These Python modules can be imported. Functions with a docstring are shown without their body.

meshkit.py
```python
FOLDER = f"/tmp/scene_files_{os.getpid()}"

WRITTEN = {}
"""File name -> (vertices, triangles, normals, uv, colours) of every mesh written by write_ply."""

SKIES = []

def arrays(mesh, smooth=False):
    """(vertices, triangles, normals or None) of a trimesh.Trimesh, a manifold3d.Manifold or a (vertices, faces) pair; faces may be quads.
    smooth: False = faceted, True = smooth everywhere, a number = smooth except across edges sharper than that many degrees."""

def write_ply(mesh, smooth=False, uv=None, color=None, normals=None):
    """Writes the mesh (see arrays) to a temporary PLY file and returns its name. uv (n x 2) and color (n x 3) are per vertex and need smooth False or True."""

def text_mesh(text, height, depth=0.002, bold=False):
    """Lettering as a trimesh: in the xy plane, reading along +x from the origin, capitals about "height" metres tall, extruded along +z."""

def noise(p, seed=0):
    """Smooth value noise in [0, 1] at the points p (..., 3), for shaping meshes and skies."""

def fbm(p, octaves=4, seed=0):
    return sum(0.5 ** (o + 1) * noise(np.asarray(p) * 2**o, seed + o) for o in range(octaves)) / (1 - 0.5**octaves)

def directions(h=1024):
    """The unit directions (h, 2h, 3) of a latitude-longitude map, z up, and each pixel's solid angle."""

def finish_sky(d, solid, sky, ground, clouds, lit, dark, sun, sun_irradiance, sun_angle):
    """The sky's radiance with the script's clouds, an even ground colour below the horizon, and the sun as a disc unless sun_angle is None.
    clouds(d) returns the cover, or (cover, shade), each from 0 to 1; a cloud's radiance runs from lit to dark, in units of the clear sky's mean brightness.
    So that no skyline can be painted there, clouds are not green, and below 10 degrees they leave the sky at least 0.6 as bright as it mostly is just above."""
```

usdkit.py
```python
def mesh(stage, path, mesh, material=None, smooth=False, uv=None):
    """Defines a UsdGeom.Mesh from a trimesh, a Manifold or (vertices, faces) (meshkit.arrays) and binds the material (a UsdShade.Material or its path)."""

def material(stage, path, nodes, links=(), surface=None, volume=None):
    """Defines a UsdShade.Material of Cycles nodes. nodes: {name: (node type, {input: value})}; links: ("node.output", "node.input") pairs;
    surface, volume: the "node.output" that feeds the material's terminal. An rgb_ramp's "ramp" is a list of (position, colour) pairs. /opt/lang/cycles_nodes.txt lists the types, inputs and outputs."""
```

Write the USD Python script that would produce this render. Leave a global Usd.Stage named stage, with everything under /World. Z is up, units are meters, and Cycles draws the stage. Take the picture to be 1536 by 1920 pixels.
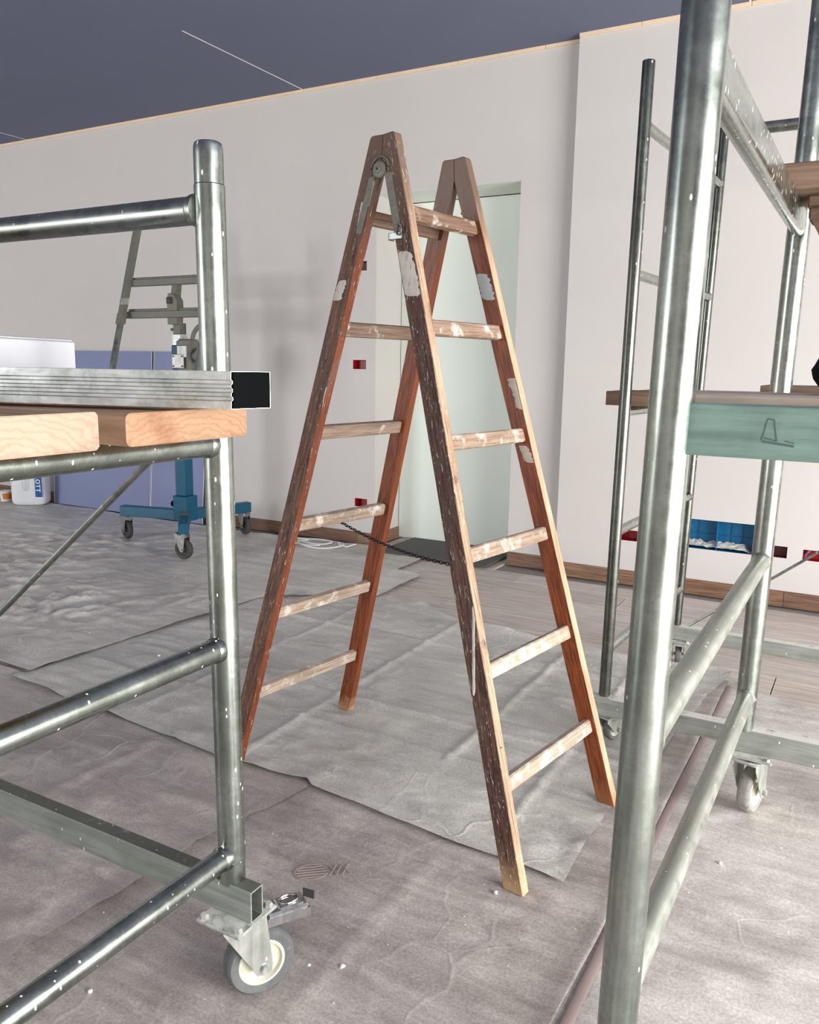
import math, random
import numpy as np, trimesh, shapely
from shapely.geometry import Polygon, box as sbox, Point
from scipy.spatial import ConvexHull
import usdkit, meshkit
from pxr import Usd, UsdGeom, UsdLux, UsdShade, Gf, Sdf

stage = Usd.Stage.CreateInMemory()
UsdGeom.SetStageUpAxis(stage, UsdGeom.Tokens.z)
UsdGeom.SetStageMetersPerUnit(stage, 1.0)
WORLD = UsdGeom.Xform.Define(stage, '/World')
random.seed(7)
RNG = np.random.default_rng(7)

# ------------------------------------------------------------------ camera
F_PX, PITCH, YAW, ROLL, H = 1550.99, math.radians(10.0582), math.radians(29.3193), math.radians(0.9030), 1.2
def camera():
    Fv = np.array([-math.sin(YAW) * math.cos(PITCH), math.cos(YAW) * math.cos(PITCH), -math.sin(PITCH)])
    R = np.array([math.cos(YAW), math.sin(YAW), 0.0])
    U = np.cross(R, Fv)
    c, s = math.cos(ROLL), math.sin(ROLL)
    R, U = c * R + s * U, c * U - s * R
    cam = UsdGeom.Camera.Define(stage, '/World/Camera')
    m = Gf.Matrix4d(*R, 0, *U, 0, *(-Fv), 0, 0, 0, H, 1)
    cam.AddTransformOp().Set(m)
    cam.CreateFocalLengthAttr(26.0)
    ap = 26.0 * 1536 / F_PX
    cam.CreateHorizontalApertureAttr(ap)
    cam.CreateVerticalApertureAttr(ap * 1920 / 1536)
    cam.CreateClippingRangeAttr(Gf.Vec2f(0.02, 200))
    cam.CreateExposureAttr(EXPOSURE)
EXPOSURE = 0.11
camera()

# ------------------------------------------------------------------ light: overcast sky and the daylight that enters by the window openings
SKY = 1.0
def dome():
    d = UsdLux.DomeLight.Define(stage, '/World/SkyLight')
    d.CreateIntensityAttr(SKY)
    d.CreateColorAttr(Gf.Vec3f(0.93, 0.97, 1.0))
dome()
def window_light(name, centre, w, h, direction, intensity, color):
    L = UsdLux.RectLight.Define(stage, '/World/' + name)
    z = -np.array(direction, float); z /= np.linalg.norm(z)
    x = np.cross([0, 0, 1.0], z); x /= np.linalg.norm(x)
    y = np.cross(z, x)
    L.AddTransformOp().Set(Gf.Matrix4d(*x, 0, *y, 0, *z, 0, *centre, 1))
    L.CreateWidthAttr(w); L.CreateHeightAttr(h)
    L.CreateIntensityAttr(intensity)
    L.CreateColorAttr(Gf.Vec3f(*color))
RW_Y0, RW_Y1, RW_Z1 = -1.2, 3.2, 2.1
window_light('DaylightRight', (3.42, (RW_Y0 + RW_Y1) / 2, RW_Z1 / 2 + .03), RW_Y1 - RW_Y0 - .1, RW_Z1 - .1, (-1, 0, 0), 17.0, (1.0, 0.985, 0.96))
window_light('DaylightRearLeft', (-6.6, -4.2, 1.55), 2.7, 2.0, (0, 1, 0), 15.0, (0.97, 0.985, 1.0))

# ------------------------------------------------------------------ helpers: colours and materials
def lin(r, g, b):
    f = lambda c: c / 12.92 if c <= 0.04045 else ((c + 0.055) / 1.055) ** 2.4
    return (f(r / 255), f(g / 255), f(b / 255))
LOOKS = {}
def mat(name, nodes, links, surface='p.BSDF'):
    m = usdkit.material(stage, '/World/Looks/' + name, nodes, links, surface=surface)
    LOOKS[name] = m
    return m
def plain(name, col, rough=0.5, metal=0.0, spec=0.5, vary=0.12, scale=9.0, bump=0.0, bscale=60.0, dirt=None, stretch=None):
    """A surface whose colour drifts a little; dirt = (colour, amount) blotches."""
    n = {'tc': ('texture_coordinate', {}), 'mp': ('mapping', {'scale': stretch or (1, 1, 1)}),
         'ns': ('noise_texture', {'scale': scale, 'detail': 5.0, 'roughness': 0.6}),
         'rp': ('rgb_ramp', {'ramp': [(0.25, tuple(c * (1 - vary) for c in col)), (0.75, tuple(min(1, c * (1 + vary)) for c in col))]}),
         'p': ('principled_bsdf', {'roughness': rough, 'metallic': metal, 'specular_ior_level': spec})}
    l = [('tc.object', 'mp.vector'), ('mp.vector', 'ns.vector'), ('ns.fac', 'rp.fac')]
    src = 'rp.color'
    if dirt:
        n['dn'] = ('noise_texture', {'scale': scale * 2.3, 'detail': 6.0, 'roughness': 0.7})
        n['dr'] = ('rgb_ramp', {'ramp': [(1 - dirt[1] - .08, (0, 0, 0)), (1 - dirt[1] + .08, (1, 1, 1))]})
        n['dm'] = ('mix', {'color2': dirt[0]})
        l += [('mp.vector', 'dn.vector'), ('dn.fac', 'dr.fac'), ('dr.color', 'dm.fac'), (src, 'dm.color1')]
        src = 'dm.color'
    l.append((src, 'p.base_color'))
    if bump:
        n['bn'] = ('noise_texture', {'scale': bscale, 'detail': 4.0})
        n['bp'] = ('bump', {'strength': bump, 'distance': 0.002})
        l += [('mp.vector', 'bn.vector'), ('bn.fac', 'bp.height'), ('bp.normal', 'p.normal')]
    return mat(name, n, l)
def steel(name, col=(0.40, 0.435, 0.40), rough=0.25, axis='z', splat=0.5, dust=0.0, metal=1.0, dustcol=None):
    """Galvanised steel: streaks along the tube, dull blotches, white paint drops; dust settles where the surface faces up."""
    st = {'z': (1, 1, .06), 'x': (.06, 1, 1), 'y': (1, .06, 1)}[axis]
    n = {'tc': ('texture_coordinate', {}), 'mp': ('mapping', {'scale': st}),
         'n1': ('noise_texture', {'scale': 70.0, 'detail': 4.0, 'roughness': .6}),
         'n2': ('noise_texture', {'scale': 14.0, 'detail': 5.0, 'roughness': .65}),
         'c1': ('rgb_ramp', {'ramp': [(.3, tuple(.72 * c for c in col)), (.55, col), (.75, tuple(min(1, 1.18 * c) for c in col))]}),
         'c2': ('rgb_ramp', {'ramp': [(.35, (.75, .78, .74)), (.65, (1, 1, 1))]}),
         'mu': ('mix', {'mix_type': 'multiply', 'fac': 0.8}),
         'rr': ('map_range', {'from_min': .3, 'from_max': .7, 'to_min': rough * .75, 'to_max': rough * 1.35}),
         'ms': ('mapping', {'scale': (1, 1, .45)}), 'vo': ('voronoi_texture', {'scale': 105.0, 'feature': 'f1'}),
         'vr': ('rgb_ramp', {'ramp': [(.17, (1, 1, 1)), (.22, (0, 0, 0))]}),
         'sc': ('separate_color', {}), 'gt': ('math', {'math_type': 'greater_than', 'value2': 1 - splat * .30}),
         'mk': ('math', {'math_type': 'multiply'}),
         'bp': ('bump', {'strength': .12, 'distance': .001}),
         'p': ('principled_bsdf', {'metallic': metal, 'specular_ior_level': .5}),
         'w': ('principled_bsdf', {'base_color': lin(226, 226, 218), 'roughness': .6}),
         'mx': ('mix_closure', {})}
    l = [('tc.object', 'mp.vector'), ('mp.vector', 'n1.vector'), ('tc.object', 'n2.vector'), ('n1.fac', 'c1.fac'), ('n2.fac', 'c2.fac'),
         ('c1.color', 'mu.color1'), ('c2.color', 'mu.color2'), ('mu.color', 'p.base_color'), ('n2.fac', 'rr.value'), ('rr.result', 'p.roughness'),
         ('n1.fac', 'bp.height'), ('bp.normal', 'p.normal'),
         ('tc.object', 'ms.vector'), ('ms.vector', 'vo.vector'), ('vo.distance', 'vr.fac'), ('vo.color', 'sc.color'), ('sc.r', 'gt.value1'), ('vr.color', 'mk.value1'), ('gt.value', 'mk.value2'),
         ('p.BSDF', 'mx.closure1'), ('w.BSDF', 'mx.closure2')]
    if dust:
        n.update({'gm': ('geometry', {}), 'sx': ('separate_xyz', {}), 'nd': ('noise_texture', {'scale': 45.0, 'detail': 5.0, 'roughness': .7}),
                  'ad': ('math', {'math_type': 'add'}), 'dr': ('map_range', {'from_min': 1.62 - dust * .4, 'from_max': 1.75 - dust * .4, 'to_min': 0., 'to_max': .9, 'clamp': True}),
                  'mxx': ('math', {'math_type': 'maximum'})})
        n['nd'][1]['scale'] = 30.0
        l += [('gm.normal', 'sx.vector'), ('tc.object', 'nd.vector'), ('sx.z', 'ad.value1'), ('nd.fac', 'ad.value2'), ('ad.value', 'dr.value'),
              ('dr.result', 'mxx.value1'), ('mk.value', 'mxx.value2'), ('mxx.value', 'mx.fac')]
        if dustcol:
            n['w'][1].pop('base_color'); n['wm'] = ('mix', {'color1': dustcol, 'color2': lin(226, 226, 218)}); l += [('mk.value', 'wm.fac'), ('wm.color', 'w.base_color')]
    else:
        l.append(('mk.value', 'mx.fac'))
    return mat(name, n, l, 'mx.closure')
def wood(name, a, b, rot=(0, 0, 0), grain=(190, 190, 7), rough=0.6, bump=.35, speck=0.0, speck_col=(.72, .70, .64), grime=None, plusx=None, ends=None, spec=.4):
    """Grain runs along the rotated z; a, b the dark and light of the grain; speck = long paint scratches;
    plusx = (colour a, colour b) of the faces that look along +x; ends = [(z from, z to, colour)] of worn ends."""
    n = {'tc': ('texture_coordinate', {}), 'ro': ('mapping', {'rotation': rot}), 'mp': ('mapping', {'scale': grain}),
         'n1': ('noise_texture', {'scale': 1.0, 'detail': 5.0, 'roughness': .65, 'distortion': .4}),
         'c1': ('rgb_ramp', {'ramp': [(.36, a), (.62, b)]}),
         'bp': ('bump', {'strength': bump, 'distance': .0015}),
         'p': ('principled_bsdf', {'roughness': rough, 'specular_ior_level': spec})}
    l = [('tc.object', 'ro.vector'), ('ro.vector', 'mp.vector'), ('mp.vector', 'n1.vector'), ('n1.fac', 'c1.fac'), ('n1.fac', 'bp.height'), ('bp.normal', 'p.normal')]
    src = 'c1.color'
    if plusx:
        n['c2'] = ('rgb_ramp', {'ramp': [(.3, plusx[0]), (.68, plusx[1])]})
        n['sx'] = ('separate_xyz', {}); n['mr'] = ('map_range', {'from_min': .35, 'from_max': .8, 'to_min': 0., 'to_max': 1., 'clamp': True})
        n['m2'] = ('mix', {})
        n['wn'] = ('noise_texture', {'scale': 26.0, 'detail': 4.0}); n['wa'] = ('math', {'math_type': 'multiply_add', 'value2': 1.0, 'value3': -.5}); n['wb'] = ('math', {'math_type': 'add'})
        l += [('n1.fac', 'c2.fac'), ('tc.normal', 'sx.vector'), ('tc.object', 'wn.vector'), ('wn.fac', 'wa.value1'), ('wa.value', 'wb.value1'), ('sx.x', 'wb.value2'), ('wb.value', 'mr.value'), ('mr.result', 'm2.fac'), (src, 'm2.color1'), ('c2.color', 'm2.color2')]
        src = 'm2.color'
    if grime:
        n['gn'] = ('noise_texture', {'scale': grime[2], 'detail': 5.0, 'roughness': .7}); n['gr'] = ('rgb_ramp', {'ramp': [(.62 - grime[1] * .4, (0, 0, 0)), (.72 - grime[1] * .3, (1, 1, 1))]}); n['gm'] = ('mix', {'color2': grime[0]})
        l += [('tc.object', 'gn.vector'), ('gn.fac', 'gr.fac'), ('gr.color', 'gm.fac'), (src, 'gm.color1')]
        src = 'gm.color'
    for i, (z0, z1, col) in enumerate(ends or []):
        n[f's{i}'] = ('separate_xyz', {}); n[f'e{i}'] = ('map_range', {'from_min': z0, 'from_max': z1, 'to_min': 0., 'to_max': .85, 'clamp': True}); n[f'x{i}'] = ('mix', {'color2': col})
        n[f'en{i}'] = ('noise_texture', {'scale': 22.0, 'detail': 4.0}); n[f'ea{i}'] = ('math', {'math_type': 'multiply_add', 'value2': .10, 'value3': -.05}); n[f'eb{i}'] = ('math', {'math_type': 'add'})
        l += [('tc.object', f's{i}.vector'), ('tc.object', f'en{i}.vector'), (f'en{i}.fac', f'ea{i}.value1'), (f'ea{i}.value', f'eb{i}.value1'), (f's{i}.z', f'eb{i}.value2'), (f'eb{i}.value', f'e{i}.value'), (f'e{i}.result', f'x{i}.fac'), (src, f'x{i}.color1')]
        src = f'x{i}.color'
    if speck:
        n['ms'] = ('mapping', {'scale': tuple(g * s for g, s in zip(grain, (1.7, 1.7, 5.5)))}); n['sn'] = ('noise_texture', {'scale': 1.0, 'detail': 3.0, 'roughness': .6, 'distortion': .8})
        n['sr'] = ('rgb_ramp', {'ramp': [(.74 - speck * .14, (0, 0, 0)), (.79 - speck * .13, (.85, .85, .85))]}); n['sm'] = ('mix', {'color2': speck_col})
        l += [('ro.vector', 'ms.vector'), ('ms.vector', 'sn.vector'), ('sn.fac', 'sr.fac'), ('sr.color', 'sm.fac'), (src, 'sm.color1')]
        src = 'sm.color'
    l.append((src, 'p.base_color'))
    return mat(name, n, l)

M = {}
M['wall'] = plain('wall_paint', lin(206, 201, 196), .75, vary=.02, scale=1.5, bump=.05, bscale=180)
M['ceiling'] = plain('slate_plasterboard', lin(112, 117, 138), .85, vary=.03, scale=1.2, spec=.2)
M['ceil_joint'] = plain('joint_filler', lin(236, 236, 232), .8, vary=.03)
M['trim'] = plain('cream_foam_strip', lin(232, 208, 176), .8, vary=.05, scale=6)
M['door'] = plain('door_paint', lin(230, 238, 227), .5, vary=.02, scale=2)
M['gap'] = plain('dark_gap', (.03, .03, .028), .8)
M['base'] = [wood(f'skirting_tile_{i}', a, b, rot=(0, math.pi / 2, 0), grain=(150, 150, 5.0), rough=.45, bump=.1) for i, (a, b) in enumerate([(lin(96, 70, 54), lin(150, 116, 92)), (lin(88, 66, 52), lin(140, 108, 88)), (lin(104, 80, 62), lin(158, 124, 98))])]
M['tile'] = [wood(f'floor_tile_look_{i}', a, b, rot=(0, math.pi / 2, 0), grain=(70, 70, 3.5), rough=.5, bump=.06, grime=(lin(196, 190, 184), .12, 3.0)) for i, (a, b) in enumerate([(lin(180, 166, 156), lin(218, 208, 200)), (lin(172, 159, 150), lin(212, 201, 192)), (lin(186, 174, 165), lin(224, 215, 207)), (lin(176, 162, 152), lin(214, 202, 192))])]
M['grout'] = plain('grout', lin(150, 142, 136), .9)
M['galv'] = {k: steel('galvanised_' + k, axis=k, splat=.7) for k in 'xyz'}
M['galv_dull'] = steel('dull_tube', (.50, .52, .47), .42, axis='y', splat=.3, metal=.85)
M['galv_post'] = steel('thick_post_tube', axis='z', splat=.18)
M['galv_thin'] = steel('thin_dark_tube', (.17, .18, .16), .28, axis='z', splat=.3)
M['galv_dark'] = {k: steel('old_galvanised_' + k, (.33, .35, .32), .33, axis=k, splat=.3) for k in 'xyz'}
M['galv_flat'] = {k: steel('dull_galvanised_' + k, lin(164, 167, 160), .5, axis=k, splat=.35, dust=.75, metal=.3) for k in 'xy'}
M['galv_grimy'] = steel('grimy_galvanised', lin(150, 155, 148), .5, axis='x', splat=.35, dust=.75, metal=.35, dustcol=lin(92, 94, 84))
M['teal'] = steel('teal_beam', lin(146, 174, 164), .5, axis='x', splat=.25, metal=.45)
M['zinc'] = steel('zinc_stud', (.80, .83, .83), .33, axis='x', splat=0.0)
M['caster'] = steel('dusty_zinc', (.60, .61, .57), .42, axis='z', splat=.2, dust=.55, metal=.7)
M['chrome'] = steel('bright_zinc', (.72, .72, .72), .2, axis='z', splat=0)
M['rubber'] = plain('grey_rubber', lin(100, 102, 102), .75, vary=.25, scale=30, dirt=(lin(140, 138, 132), .32))
M['rubber_dusty'] = plain('dusty_rubber', lin(150, 148, 142), .8, vary=.2, scale=25, dirt=(lin(100, 98, 94), .38))
M['rubber_dark'] = plain('dark_rubber', lin(66, 64, 62), .7, vary=.2, scale=25)
M['rim'] = plain('cream_rim', lin(214, 212, 192), .5, vary=.06, scale=20)
M['black'] = plain('black_plastic_and_shade', (.004, .005, .005), .9, spec=.05)
M['fabric'] = plain('black_cloth', (.010, .011, .014), .95, vary=.3, scale=40, spec=.1)
M['carton'] = plain('white_carton', lin(204, 205, 210), .6, vary=.02)
M['board'] = plain('lilac_plasterboard', lin(134, 142, 174), .8, vary=.05, scale=3, spec=.2)
M['board_edge'] = plain('plaster_edge', lin(214, 214, 214), .8)
M['blue'] = plain('blue_enamel', lin(0, 82, 110), .42, vary=.08, scale=12, dirt=(lin(50, 112, 138), .22))
M['greypaint'] = plain('grey_enamel', lin(110, 108, 98), .5, vary=.08, scale=12)
M['sack'] = plain('white_paper_sack', lin(222, 224, 224), .7, vary=.06, scale=9, bump=.3, bscale=18)
M['print_blue'] = plain('blue_print', lin(16, 84, 150), .6)
M['print_white'] = plain('white_print', lin(240, 242, 244), .6)
M['print_grey'] = plain('grey_print', lin(190, 194, 198), .7)
M['orange'] = plain('orange_plastic', lin(214, 128, 52), .5)
M['tubwhite'] = plain('white_plastic', lin(226, 226, 220), .45)
M['mat'] = plain('dark_mat', lin(92, 92, 88), .95, vary=.2, scale=60, bump=.4, bscale=200)
M['cable'] = plain('pale_film', lin(224, 224, 220), .4)
M['chain'] = plain('iron_chain', (.03, .03, .028), .45, metal=.7)
M['box_red'] = plain('red_socket_box', lin(150, 8, 18), .4, vary=.15, scale=30)
M['box_maroon'] = plain('maroon_socket_box', lin(84, 24, 26), .5, vary=.2, scale=60)
M['box_blue'] = plain('blue_socket_box', lin(0, 92, 134), .4, vary=.12, scale=20)
M['purple'] = plain('purple_sleeve', lin(120, 110, 160), .4)
M['film'] = plain('clear_film', lin(206, 200, 190), .25, vary=.2, scale=30)
M['plaster'] = plain('plaster_lump', lin(240, 238, 234), .9)
M['smear_white'] = plain('white_filler', lin(206, 200, 188), .8, vary=.14, scale=60, dirt=(lin(140, 116, 98), .36), stretch=(1, 1, .3))
M['smear_grey'] = plain('grey_paint', lin(176, 182, 182), .7, vary=.1, scale=80, stretch=(1, 1, .2))
M['smear_teal'] = plain('teal_paint', lin(150, 166, 158), .6, vary=.16, scale=60, dirt=(lin(96, 96, 86), .36))
M['smear_beige'] = plain('beige_filler', lin(186, 176, 160), .85, vary=.14, scale=60, dirt=(lin(130, 112, 98), .32))
M['hinge'] = plain('painted_iron', lin(112, 108, 98), .5, vary=.2, scale=60, metal=.2, dirt=(lin(168, 164, 152), .32))
M['stamp'] = plain('red_ink', lin(172, 154, 150), .8, vary=.1, scale=40)
M['pencil'] = plain('pencil', lin(84, 104, 98), .7)
def sheet_mat(name, c0, c1, dustc, rough, crease=.5, streak=.35):
    """Dusty translucent film: floor planks show through as streaks along x, smudges, crease network, fine dust."""
    n = {'tc': ('texture_coordinate', {}), 'm1': ('mapping', {'scale': (1.0, 5.5, 1)}), 'm2': ('mapping', {'scale': (1, 1, 1), 'rotation': (0, 0, .35)}),
         'n1': ('noise_texture', {'scale': 2.0, 'detail': 8.0, 'roughness': .66, 'distortion': .7}), 'c1': ('rgb_ramp', {'ramp': [(.34, c0), (.66, c1)]}),
         'n2': ('noise_texture', {'scale': 2.6, 'detail': 9.0, 'roughness': .74}), 'r2': ('rgb_ramp', {'ramp': [(.50, (0, 0, 0)), (.64, (.7, .7, .7))]}),
         'n3': ('noise_texture', {'scale': 170.0, 'detail': 3.0, 'roughness': .7}), 'r3': ('rgb_ramp', {'ramp': [(.38, (.70, .70, .70)), (.62, (1.2, 1.2, 1.2))]}),
         'n6': ('noise_texture', {'scale': 1.7, 'detail': 6.0, 'roughness': .6}), 'r6': ('rgb_ramp', {'ramp': [(.34, (.66, .65, .65)), (.56, (1, 1, 1))]}),
         'm6': ('mix', {'mix_type': 'multiply', 'fac': .8}),
         'm7': ('mapping', {'scale': (2.2, 26, 1)}), 'n7': ('noise_texture', {'scale': 1.6, 'detail': 6.0, 'roughness': .65}), 'r7': ('rgb_ramp', {'ramp': [(.36, (.80, .79, .78)), (.60, (1.05, 1.05, 1.05))]}), 'x7': ('mix', {'mix_type': 'multiply', 'fac': streak}),
         'mx': ('mix', {'color2': dustc}), 'mu': ('mix', {'mix_type': 'multiply', 'fac': .6}),
         'n5': ('noise_texture', {'scale': 2.6, 'detail': 3.0}), 'wp': ('vector_math', {'math_type': 'multiply_add', 'vector2': (.45, .45, 0)}),
         'vo': ('voronoi_texture', {'feature': 'distance_to_edge', 'scale': 5.0}), 'rv': ('rgb_ramp', {'ramp': [(0.0, (1, 1, 1)), (.045, (0, 0, 0))]}),
         'n8': ('noise_texture', {'scale': 2.0, 'detail': 2.0}), 'r8': ('rgb_ramp', {'ramp': [(.45, (0, 0, 0)), (.62, (1, 1, 1))]}), 'mk': ('math', {'math_type': 'multiply'}),
         'mc': ('mix', {'color2': tuple(min(1, c * 1.12) for c in dustc)}), 'mf': ('math', {'math_type': 'multiply', 'value2': crease * .7}),
         'n4': ('noise_texture', {'scale': 9.0, 'detail': 8.0, 'roughness': .62, 'distortion': .8}), 'ha': ('math', {'math_type': 'multiply_add', 'value2': .35}),
         'bp': ('bump', {'strength': crease, 'distance': .010}),
         'rr': ('map_range', {'from_min': .35, 'from_max': .65, 'to_min': rough - .12, 'to_max': rough + .16}),
         'p': ('principled_bsdf', {'specular_ior_level': .45})}
    l = [('tc.object', 'm1.vector'), ('tc.object', 'm2.vector'), ('m1.vector', 'n1.vector'), ('n1.fac', 'c1.fac'), ('m2.vector', 'n2.vector'), ('n2.fac', 'r2.fac'), ('r2.color', 'mx.fac'), ('c1.color', 'mx.color1'),
         ('tc.object', 'n6.vector'), ('n6.fac', 'r6.fac'), ('mx.color', 'm6.color1'), ('r6.color', 'm6.color2'),
         ('tc.object', 'm7.vector'), ('m7.vector', 'n7.vector'), ('n7.fac', 'r7.fac'), ('m6.color', 'x7.color1'), ('r7.color', 'x7.color2'),
         ('tc.object', 'n3.vector'), ('n3.fac', 'r3.fac'), ('x7.color', 'mu.color1'), ('r3.color', 'mu.color2'),
         ('tc.object', 'n5.vector'), ('n5.color', 'wp.vector1'), ('tc.object', 'wp.vector3'), ('wp.vector', 'vo.vector'), ('vo.distance', 'rv.fac'), ('tc.object', 'n8.vector'), ('n8.fac', 'r8.fac'), ('rv.color', 'mk.value1'), ('r8.color', 'mk.value2'),
         ('mk.value', 'mf.value1'), ('mf.value', 'mc.fac'), ('mu.color', 'mc.color1'), ('mc.color', 'p.base_color'),
         ('tc.object', 'n4.vector'), ('mk.value', 'ha.value1'), ('n4.fac', 'ha.value3'), ('ha.value', 'bp.height'), ('bp.normal', 'p.normal'), ('n2.fac', 'rr.value'), ('rr.result', 'p.roughness')]
    return mat(name, n, l)
M['sheet_front'] = sheet_mat('dusty_film_front', lin(168, 158, 152), lin(204, 196, 190), lin(228, 221, 214), .55, .16, .6)
M['sheet_mid'] = sheet_mat('dusty_film_middle', lin(190, 187, 180), lin(214, 211, 204), lin(232, 229, 222), .42, .34, .3)
M['sheet_back'] = sheet_mat('dusty_film_back', lin(204, 198, 191), lin(226, 221, 214), lin(238, 234, 228), .5, .38, .25)
M['sheet_left'] = sheet_mat('dusty_film_left', lin(170, 161, 156), lin(200, 192, 186), lin(218, 212, 206), .42, .36, .35)
M['sheet_right'] = sheet_mat('dusty_film_right', lin(198, 190, 184), lin(226, 220, 214), lin(240, 236, 231), .5, .15, .6)
M['fold_shade'] = plain('pinkish_shade', lin(158, 140, 135), .6, vary=.1, scale=12)  # colour of the shadow painted along the sheet fold

# ------------------------------------------------------------------ helpers: meshes and prims
def T(v, f): return trimesh.Trimesh(np.asarray(v, float), np.asarray(f, int), process=False)
def cat(*ms): return trimesh.util.concatenate([m for m in ms if m is not None])
def frame_of(d):
    d = np.asarray(d, float); d = d / np.linalg.norm(d)
    a = np.array([0, 0, 1.0]) if abs(d[2]) < .9 else np.array([1.0, 0, 0])
    x = np.cross(a, d); x /= np.linalg.norm(x)
    return x, np.cross(d, x), d
def lathe(profile, p0, d, n=32):
    """Revolves (radius, height) pairs about the line through p0 along d."""
    x, y, z = frame_of(d); p0 = np.asarray(p0, float)
    prof = np.asarray(profile, float); th = np.linspace(0, 2 * math.pi, n, endpoint=False)
    ring = np.cos(th)[:, None] * x + np.sin(th)[:, None] * y
    V = np.concatenate([p0 + h * z + r * ring for r, h in prof])
    Fc = []
    for i in range(len(prof) - 1):
        a, b = i * n + np.arange(n), i * n + (np.arange(n) + 1) % n
        Fc.append(np.stack([a, b, b + n], 1)); Fc.append(np.stack([a, b + n, a + n], 1))
    return T(V, np.concatenate(Fc))
def tube(p0, p1, r, n=32, bev=.0015, weld0=False, weld1=False):
    p0, p1 = np.asarray(p0, float), np.asarray(p1, float); L = np.linalg.norm(p1 - p0)
    prof = [(1e-5, 0), (r - bev, 0), (r, bev), (r, L - bev), (r - bev, L), (1e-5, L)]
    if weld0: prof = [(1e-5, 0), (r * 1.14, 0), (r * 1.13, .010), (r * 1.05, .013), (r, .015), (r, L - bev), (r - bev, L), (1e-5, L)]
    if weld1: prof = prof[:-3] + [(r, L - .015), (r * 1.05, L - .013), (r * 1.13, L - .010), (r * 1.14, L), (1e-5, L)]
    return lathe(prof, p0, p1 - p0, n)
def hull(P):
    m = trimesh.Trimesh(np.asarray(P, float)).convex_hull if False else trimesh.convex.convex_hull(np.asarray(P, float))
    return m
def bbox(x0, x1, y0, y1, z0, z1, c=.002):
    """Box with chamfered edges."""
    c = min(c, (x1 - x0) * .45, (y1 - y0) * .45, (z1 - z0) * .45)
    P = []
    for sx in (0, 1):
        for sy in (0, 1):
            for sz in (0, 1):
                X, Y, Z = (x0, x1)[sx], (y0, y1)[sy], (z0, z1)[sz]
                dx, dy, dz = (c, -c)[sx], (c, -c)[sy], (c, -c)[sz]
                P += [(X, Y + dy, Z + dz), (X + dx, Y, Z + dz), (X + dx, Y + dy, Z)]
    return hull(P)
def prism(poly, y0, y1, c=.002):
    """Convex outline in (x, z) extruded along y with chamfered rims."""
    q = poly.buffer(-c, join_style=2)
    a, b = np.array(poly.exterior.coords)[:-1], np.array(q.exterior.coords)[:-1]
    P = [(x, y, z) for x, z in a for y in (y0 + c, y1 - c)] + [(x, y, z) for x, z in b for y in (y0, y1)]
    return hull(P)
def extrude_xz(poly, y0, y1):
    m = trimesh.creation.extrude_polygon(poly, y1 - y0, engine='earcut')
    v = m.vertices
    return T(np.stack([v[:, 0], y1 - v[:, 2], v[:, 1]], 1), m.faces)
def xform(m, R=None, t=(0, 0, 0)):
    v = np.asarray(m.vertices)
    if R is not None: v = v @ np.asarray(R).T
    return T(v + np.asarray(t), m.faces)
def rotz(a): c, s = math.cos(a), math.sin(a); return np.array([[c, -s, 0], [s, c, 0], [0, 0, 1.0]])
def roty(a): c, s = math.cos(a), math.sin(a); return np.array([[c, 0, s], [0, 1.0, 0], [-s, 0, c]])
def rotx(a): c, s = math.cos(a), math.sin(a); return np.array([[1.0, 0, 0], [0, c, -s], [0, s, c]])
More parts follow.
